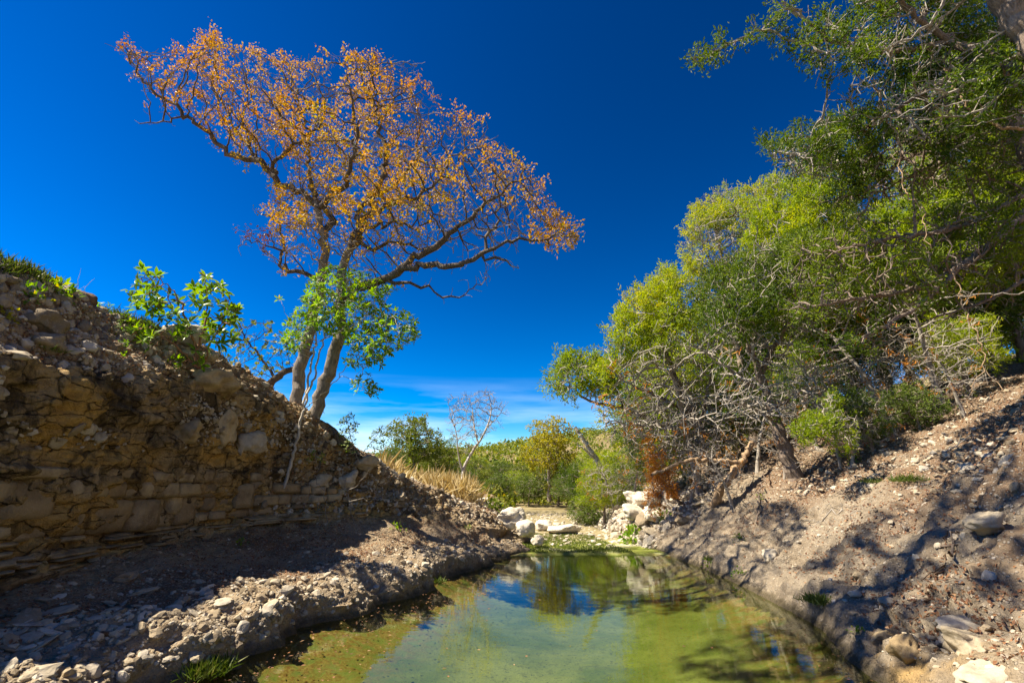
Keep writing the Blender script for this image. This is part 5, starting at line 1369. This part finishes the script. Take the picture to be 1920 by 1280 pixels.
stick_object('dead_bough', [(line((1940, 170, 5.6), (1800, 190, 5.8), (1720, 205, 5.9), (1670, 222, 6.0)), .014, .006)], 'pale', 'thin straight white dead bough at the right edge, the higher one', 'branch')
stick_object('dead_bough', [(line((1940, 205, 5.7), (1880, 222, 5.8), (1800, 236, 5.9)), .010, .005)], 'pale', 'thin straight white dead bough just below the higher white one', 'branch')
stick_object('dead_bough', [(line((1940, 545, 5.7), (1860, 553, 5.8), (1770, 558, 6.0)), .012, .005)], 'pale', 'thin pale dead bough level with the lower vine', 'branch')
stick_object('curved_bough', [(line((1960, 240, 6.2), (1890, 243, 6.3), (1850, 230, 6.4), (1815, 205, 6.5), (1795, 170, 6.6), (1770, 130, 6.6)), .028, .018)], 'vine', 'reddish brown curved bough at the right edge', 'branch')
stick_object('dead_vine', [(line((642, 880, 10.0), (652, 930, 9.75), (660, 965, 9.6), (668, 1000, 9.5)), .010, .005), (line((650, 920, 9.8), (675, 905, 9.75), (692, 880, 9.8)), .007, .004), (line((655, 940, 9.7), (690, 935, 9.65), (698, 950, 9.6), (688, 965, 9.6)), .006, .004)], 'dead', 'white dead vine stems trailing down the rubble below the drooping shrub', 'vine')
stick_object('dead_vine', [(line((590, 890, 9.6), (606, 920, 9.5), (614, 950, 9.4), (612, 985, 9.35)), .008, .004), (line((580, 905, 9.6), (578, 935, 9.45), (570, 960, 9.4)), .006, .004), (line((598, 930, 9.5), (592, 955, 9.4), (600, 975, 9.35)), .005, .003)], 'dead', 'thin grey roots dangling down the rubble below the oak', 'vine')
stick_object('dead_vine', [(line((262, 755, 6.9), (300, 730, 7.1), (340, 720, 7.3), (370, 700, 7.5), (425, 672, 7.9)), .010, .006), (line((325, 740, 7.1), (345, 738, 7.2), (360, 715, 7.3)), .006, .004)], 'dead', 'bare grey stem looping under the red-stemmed shrub', 'vine')
stick_object('stick', [([rg(168, 1195, .02), rg(252, 1173, .02), rg(288, 1161, .02)], .022, .012)], 'root', 'long dark stick lying on the shaded left ledge', 'stick')
stick_object('stick', [([rg(1735, 1130, .01), rg(1745, 1095, .02), rg(1772, 1062, .02), rg(1778, 1000, .03)], .014, .008), ([rg(1772, 1062, .02), rg(1745, 1075, .02), rg(1728, 1090, .01)], .008, .004)], 'root', 'dark forked root exposed on the lower right slope', 'root')
stick_object('stick', [([rg(1420, 985, .05), rg(1425, 955, .12), rg(1428, 920, .15), rg(1440, 880, .2)], .022, .014)], 'cedar', 'dark upright dead stub in front of the leaning juniper', 'stick')
for i, (px, Y, s, rz, label) in enumerate([(1150, 16.8, .5, .2, 'grey brush heap above the left end of the far outcrop'), (1185, 16.2, .55, 1.4, 'grey brush heap right above the far outcrop'), (1290, 13.6, .6, 2.4, 'dead grey brush behind the fallen branch'), (1420, 12.6, .6, 3.0, 'dead grey brush behind the leaning juniper trunk'),
                                     (1545, 12.0, .62, 4.1, 'dead grey brush on the slope behind the small juniper spray'), (1640, 11.0, .6, 5.2, 'dead grey brush heap in the middle of the upper right slope'), (1580, 10.4, .42, .6, 'low grey brush right behind the small juniper spray'), (1370, 11.8, .45, 5.8, 'low grey brush at the leaning stump'), (1250, 14.8, .6, 4.6, 'dead grey brush above the rusty dead juniper'), (1720, 12.2, .6, 1.9, 'dead grey brush below the bright green juniper')]):
    place('dd', at_px(px, Y), s, rz, label, 'brush', 'dead brush on the right bank')
stick_object('dry_stalk', [(line((60, 545, 6.0), (58, 525, 6.0), (52, 505, 6.0)), .004, .002), (line((60, 545, 6.0), (66, 520, 6.0), (78, 508, 6.0)), .004, .002), (line((62, 545, 6.0), (70, 528, 6.0)), .003, .002)], 'pale', 'pale dry flower stalks on the left crest', 'stalk')
stick_object('dry_stalk', [(line((140, 555, 6.7), (148, 525, 6.7), (152, 503, 6.7)), .004, .002), (line((145, 556, 6.7), (165, 535, 6.7), (178, 522, 6.7)), .004, .002), (line((143, 556, 6.7), (155, 540, 6.7), (160, 536, 6.7)), .003, .002)], 'pale', 'thin dry grass stems above the dark crest slab', 'stalk')
for i, (px, Y, s, rz, label) in enumerate([(1310, 14.2, 1.25, .4, 'tall bare grey dead juniper before the broad green juniper'), (1690, 11.6, .95, 5.0, 'bare grey dead juniper on the shaded upper slope'), (1240, 15.4, 1.0, 1.2, 'bare grey dead juniper above the far outcrop'), (1800, 10.6, .75, .3, 'bare grey dead juniper below the boughs at the right edge')]):
    place('dd', at_px(px, Y), s, rz, label, 'tree', 'dead junipers of the right bank')
for i, (px, Y, s, label) in enumerate([(1840, 9.6, .42, 'brush heap near the right edge of the slope'), (1470, 11.6, .42, 'brush just behind the base of the leaning juniper'), (1600, 9.9, .40, 'brush heap above the small juniper spray'), (1700, 10.2, .40, 'brush heap beside the dark small-leaved bush'), (1790, 11.4, .5, 'brush heap under the bright green juniper')]):
    place('dd', at_px(px, Y), s, i * 1.3, label, 'brush', 'dead brush on the right bank')
for i, (px, Y, kd, s, label) in enumerate([(1745, 9.8, 'ob', .30, 'dark small-leaved bush on the upper right slope'), (1500, 13.5, 'jb', .5, 'low dark juniper bush behind the leaning juniper'), (1240, 15.5, 'ja', .5, 'low green juniper bush above the outcrop'), (1660, 13.0, 'jb', .55, 'low dark juniper bush in the shade of the wood'), (1310, 16.0, 'jb', .6, 'dark juniper bush deep behind the broad juniper'),
                                           (1860, 10.6, 'ja', .42, 'low green juniper bush near the right edge'), (1915, 12.4, 'jb', .8, 'dark juniper closing the gap at the right edge'), (1985, 14.5, 'ja', .9, 'green juniper just beyond the right edge'), (1905, 19.0, 'ja', 1.15, 'far green juniper seen through the gap at the right edge'), (1650, 9.7, 'jb', .3, 'small ragged juniper bush between the brush heaps'), (1800, 12.6, 'jb', .7, 'dark juniper bush below the bright green juniper'), (1100, 18.5, 'ob', .4, 'green bush at the left foot of the thicket'), (1130, 17.2, 'ja', .42, 'small green juniper bush by the grey brush'), (1400, 14.8, 'ja', .55, 'green juniper bush filling the gap behind the leaning trunk'), (1560, 15.5, 'ja', .65, 'green juniper bush in the gap of the middle wood')]):
    place(kd, at_px(px, Y), s, i * 2.1, label, 'bush', 'bushes of the right bank')

# grasses
def blades(pos, h, r, lean=.35, wd=.010):
    ax = nrm(np.stack([r.normal(size=len(pos)) * lean, r.normal(size=len(pos)) * lean, np.ones(len(pos))], -1))
    return leaf_geo(pos, ax, rand_dirs(len(pos), r), h, np.full(len(pos), wd), .1, .25)
def stuff_grass(name, pos, h, matn, label, r, wd=.01, lean=.35):
    V, F = blades(pos, h, r, lean, wd)
    tag(link(name, mesh_data(name, V, F, M[matn], np.repeat(np.clip(.5 + .25 * r.normal(size=len(pos)), 0, 1), 4))), label, None, None, 'stuff')
rg_ = np.random.default_rng(1200)
gd = smoothstep(12.15, 12.6, vL) * (1 - smoothstep(13.5, 14, vL)) * smoothstep(7.2, 8.0, sL) * (.1 + smoothstep(-.1, .3, fbm(LG * .8, 3, 1201)))
p, q = sample(LG, LN, gd, 12000, True)
stuff_grass('golden_grass', p, rg_.uniform(.15, .8, len(p)) * (.6 + .6 * smoothstep(-.3, .3, fbm(p * 1.6, 2, 1215))), 'dry_grass', 'tall golden dry grass on the slope left of the bare tree', rg_, .011, .6)
gd = smoothstep(11.6, 12.2, vL) * (1 - smoothstep(12.6, 13.2, vL)) * (1 - smoothstep(4.0, 4.6, sL)) * smoothstep(-.15, .2, fbm(LG * 1.1, 3, 1207))
p, q = sample(LG, LN, gd, 9000, True)
stuff_grass('crest_grass', p, rg_.uniform(.06, .22, len(p)), 'grass_leaf', 'short green weeds and grass along the left crest', rg_, .008, .6)
bx_ = rg_.uniform(.2, 3.3, 14000); by_ = rg_.uniform(12.25, 17.5, 14000)
m_ = (fbm(np.stack([bx_, by_, by_ * 0], -1) * 1.1, 3, 1210) + .9 - .22 * np.maximum(by_ - 12.5, 0) > 0) & (bx_ < 2.9 - .15 * (by_ - 12)); bx_, by_ = bx_[m_], by_[m_]
bz_ = np.array([np.interp(0, [0], [0])] * len(bx_)) + .035 + smoothstep(12.6, 25, by_) * .35 - .01
stuff_grass('channel_grass', np.stack([bx_, by_, bz_], -1), rg_.uniform(.03, .08, len(bx_)), 'grass_leaf', 'bright green water grass filling the channel beyond the pool', rg_, .014, .5)
gd = smoothstep(12.3, 13.0, vL) * smoothstep(8, 9, sL)
def tuft(pos, h, n_, matn, label, cat='grass tuft', wd=.006, lean=.5, name='grass_tuft', group='grass tufts on the banks', spread=.06):
    n_ = n_ * 2
    r = np.random.default_rng(int(abs(pos[0] * 971 + pos[1] * 331)) + n_)
    p_ = np.array(pos)[None] + r.normal(size=(n_, 3)) * np.array([spread, spread, .004])
    V, F = blades(p_, h * r.uniform(.5, 1.1, n_), r, lean, wd)
    o = root(name, pos, label, cat, group)
    part('blades', V, F, M[matn], o, np.repeat(np.clip(.45 + .25 * r.normal(size=n_), 0, 1), 4))['kind'] = 'stuff'
    return o
tuft(pix(25, 527, 5.7), .26, 240, 'grass_leaf', 'dense green grass tuft on the crest at the left photo edge', spread=.14)
tuft(pix(55, 545, 6.0), .22, 160, 'grass_leaf', 'green grass tuft beside the leftmost crest tuft', spread=.12)
#tuft(pix(62, 540, 6.0), .40, 5, 'dry_grass', 'pale dry flower stalks on the left crest', lean=.3, wd=.004, spread=.08)
#tuft(pix(150, 560, 6.7), .45, 7, 'dry_grass', 'thin dry grass stems above the dark crest slab', lean=.35, wd=.004, spread=.12)
tuft(rg(390, 1262), .15, 320, 'grass_leaf', 'green grass clump hanging in the notch of the left ledge lip', lean=.7, wd=.004, spread=.08)
tuft(rg(820, 1092), .12, 80, 'grass_leaf', 'small green clump at the water edge of the left ledge', lean=.8)
tuft(rg(1540, 1130), .13, 260, 'grass_leaf', 'green grass clump at the right water edge', lean=.8, spread=.1)
tuft(rg(1705, 903), .15, 160, 'grass_leaf', 'bright green tuft high on the right slope', lean=.9, spread=.12)
tuft(rg(1640, 905), .12, 80, 'grass_leaf', 'small green tuft left of the bright slope tuft', lean=.9, spread=.08)
tuft(rg(1330, 1050), .12, 60, 'grass_leaf', 'small green tuft where the right bank meets the far pool', lean=.9)
tuft(rg(1160, 930), .45, 140, 'dry_grass', 'drooping dry brown grass on top of the far outcrop', lean=1.1, spread=.15)
tuft(rg(90, 660), .12, 60, 'grass_leaf', 'small pale green tuft in the left rubble slope', lean=.8)
def plantlet(px, py, s, label, leafm='bright_leaf', dz=0.0, n_=40):
    h = ray_ground(px, py)
    if h is None: return
    p0 = np.array(h[0]); d_ = h[1]
    r = np.random.default_rng(px * 7 + py)
    c = p0[None] + nrm(r.normal(size=(n_, 3)) + np.array([0, -.3, .7])) * (s * r.random((n_, 1)) ** .5); c[:, 2] = np.maximum(c[:, 2], p0[2] - .3 * s)
    V, F = leaf_geo(c, nrm(c - p0 + r.normal(size=c.shape) * s * .4), np.array([0, -.4, 1.0]) + r.normal(size=c.shape) * .5, s * r.uniform(.3, .55, n_), s * r.uniform(.18, .3, n_))
    o = root('green_plant', p0, label, 'plant', 'small green plants on the banks')
    part('leaves', V, F, M[leafm], o, np.repeat(np.clip(.55 + .25 * r.normal(size=n_), 0, 1), 4))['kind'] = 'stuff'
    Vs = []
    T_ = Tree(px); T_.limb([p0 - np.array([0, 0, .03]), p0 + np.array([0, 0, s * .5]), p0 + np.array([.02, -.02, s])], s * .3, 0, .005, .003); T_.solve(.003)
    V, F = T_.mesh(np.ones(len(T_.P), bool)); part('stem', V, F, M['twig'], o)
plantlet(748, 992, .16, 'bright green plant in the middle of the left rubble slope')
plantlet(455, 1020, .10, 'small green seedling at the foot of the shaded wall')
plantlet(878, 992, .10, 'small green plant high on the far left slope')
plantlet(1188, 1012, .34, 'leafy green plant at the water edge before the far outcrop', n_=120)
plantlet(1240, 975, .26, 'dark green plant on the right flank of the far outcrop', 'dull_leaf', n_=80)
plantlet(1385, 1078, .12, 'small green plant on the right bank above the water')
plantlet(1330, 1062, .12, 'small green plant near the far right waterline')
plantlet(975, 965, .22, 'yellow-green bush beside the large rounded boulder', 'yellow_leaf', n_=70)
plantlet(1385, 1010, .10, 'small green weed on the bare part of the right bank')
plantlet(1430, 935, .12, 'green weed under the leaning juniper')
plantlet(60, 560, .16, 'yellow-green weed on the left crest', n_=60)
plantlet(110, 555, .2, 'broad green weed patch below the dark crest slab', n_=90)
plantlet(10, 600, .14, 'yellowish weed at the left photo edge', 'yellow_leaf', n_=40)
plantlet(925, 955, .3, 'dark low bush on the slope left of the large rounded boulder', 'dull_leaf', n_=140)
plantlet(640, 745, .1, 'tiny weed at the oak foot') if ray_ground(640, 745) else None
plantlet(1610, 1190, .08, 'tiny green weed at the lower right waterline')

# leaf litter and sticks
fx = rg_.uniform(-3, 3.6, 2600); fy = rg_.uniform(3.5, 12, 2600)
el_ = np.interp(fy, [e[1] for e in E], [e[0] for e in E]); er_ = np.interp(fy, [e[1] for e in ER], [e[0] for e in ER])
k_ = rg_.random(2600) < np.where((fx - el_ < 1.3) & (fx > el_), .9, np.where((er_ - fx < .5) & (fx < er_), .5, .04))
fp = np.stack([fx, fy, fx * 0 + .004], -1)[k_ & (fx > el_ - .1) & (fx < er_)]
V, F = leaf_geo(fp, nrm(rg_.normal(size=fp.shape) * np.array([1, 1, .03])), np.array([0, 0, 1.0]) + rg_.normal(size=fp.shape) * .1, rg_.uniform(.02, .05, len(fp)), rg_.uniform(.012, .028, len(fp)), .08)
tag(link('floating_leaves', mesh_data('floating_leaves', V, F, M['litter'], np.repeat(rg_.random(len(fp)), 4))), 'reddish fallen leaves floating along the pool edge', None, None, 'stuff')
ld = ledged * (.2 + clump(LG, 1.1, 1301)) + .5 * rubd
p, q = sample(LG, LN, ld, 14000)
p2_, q2 = sample(RG, RN, smoothstep(2.2, 3.6, vR) * (1 - smoothstep(6.6, 7.4, vR)) * (.12 + clump(RG, .8, 1305)), 21000)
for nm, pp, qq, lb in (('leaf_litter', p, q, 'reddish brown fallen leaves littering the left ledge'), ('leaf_litter', p2_, q2, 'brown fallen leaves littering the right slope')):
    f_ = frames(nrm(qq + rg_.normal(size=qq.shape) * .3), rg_)
    ln = rg_.uniform(.02, .05, len(pp))
    V, F = leaf_geo(pp + qq * .008, f_[:, :, 0], f_[:, :, 2], ln, ln * .6)
    tag(link(nm, mesh_data(nm, V, F, M['litter'], np.repeat(rg_.random(len(pp)), 4))), lb, None, None, 'stuff')
stm = []
for k in range(5):
    T_ = Tree(1400 + k); T_.limb([(-.5, 0, 0), (-.2, .05, .02), (.1, -.04, .03), (.5, .03, .0)], .1, 0, .018, .008, wob=.3); T_.limb([(0, 0, .02), (.2, .15, .05), (.3, .22, .04)], .1, 1, .008, .005); T_.solve(.005)
    V, F = T_.mesh(np.ones(len(T_.P), bool)); stm.append(mesh_data('stick', V, F, [M['dead'], M['cedar'], M['root']][k % 3], smooth=True))
p, q = sample(RG, RN, smoothstep(3.0, 4.4, vR) * (1 - smoothstep(6.2, 7, vR)), 60)
for i in range(60):
    f_ = frames(q[i:i + 1], rg_)[0]; s = rg_.uniform(.3, .95)
    o = link('stick', stm[i % 5]); o.matrix_world = Matrix.Translation(p[i] + q[i] * .02) @ Matrix(f_.tolist()).to_4x4() @ Matrix.Scale(s, 4)
    tag(o, 'short dry stick lying on the right slope', 'stick', 'dry sticks on the right slope')
print('objects', len(bpy.data.objects), 'tris', sum(len(m.loops) - 2 * len(m.polygons) for m in bpy.data.meshes))
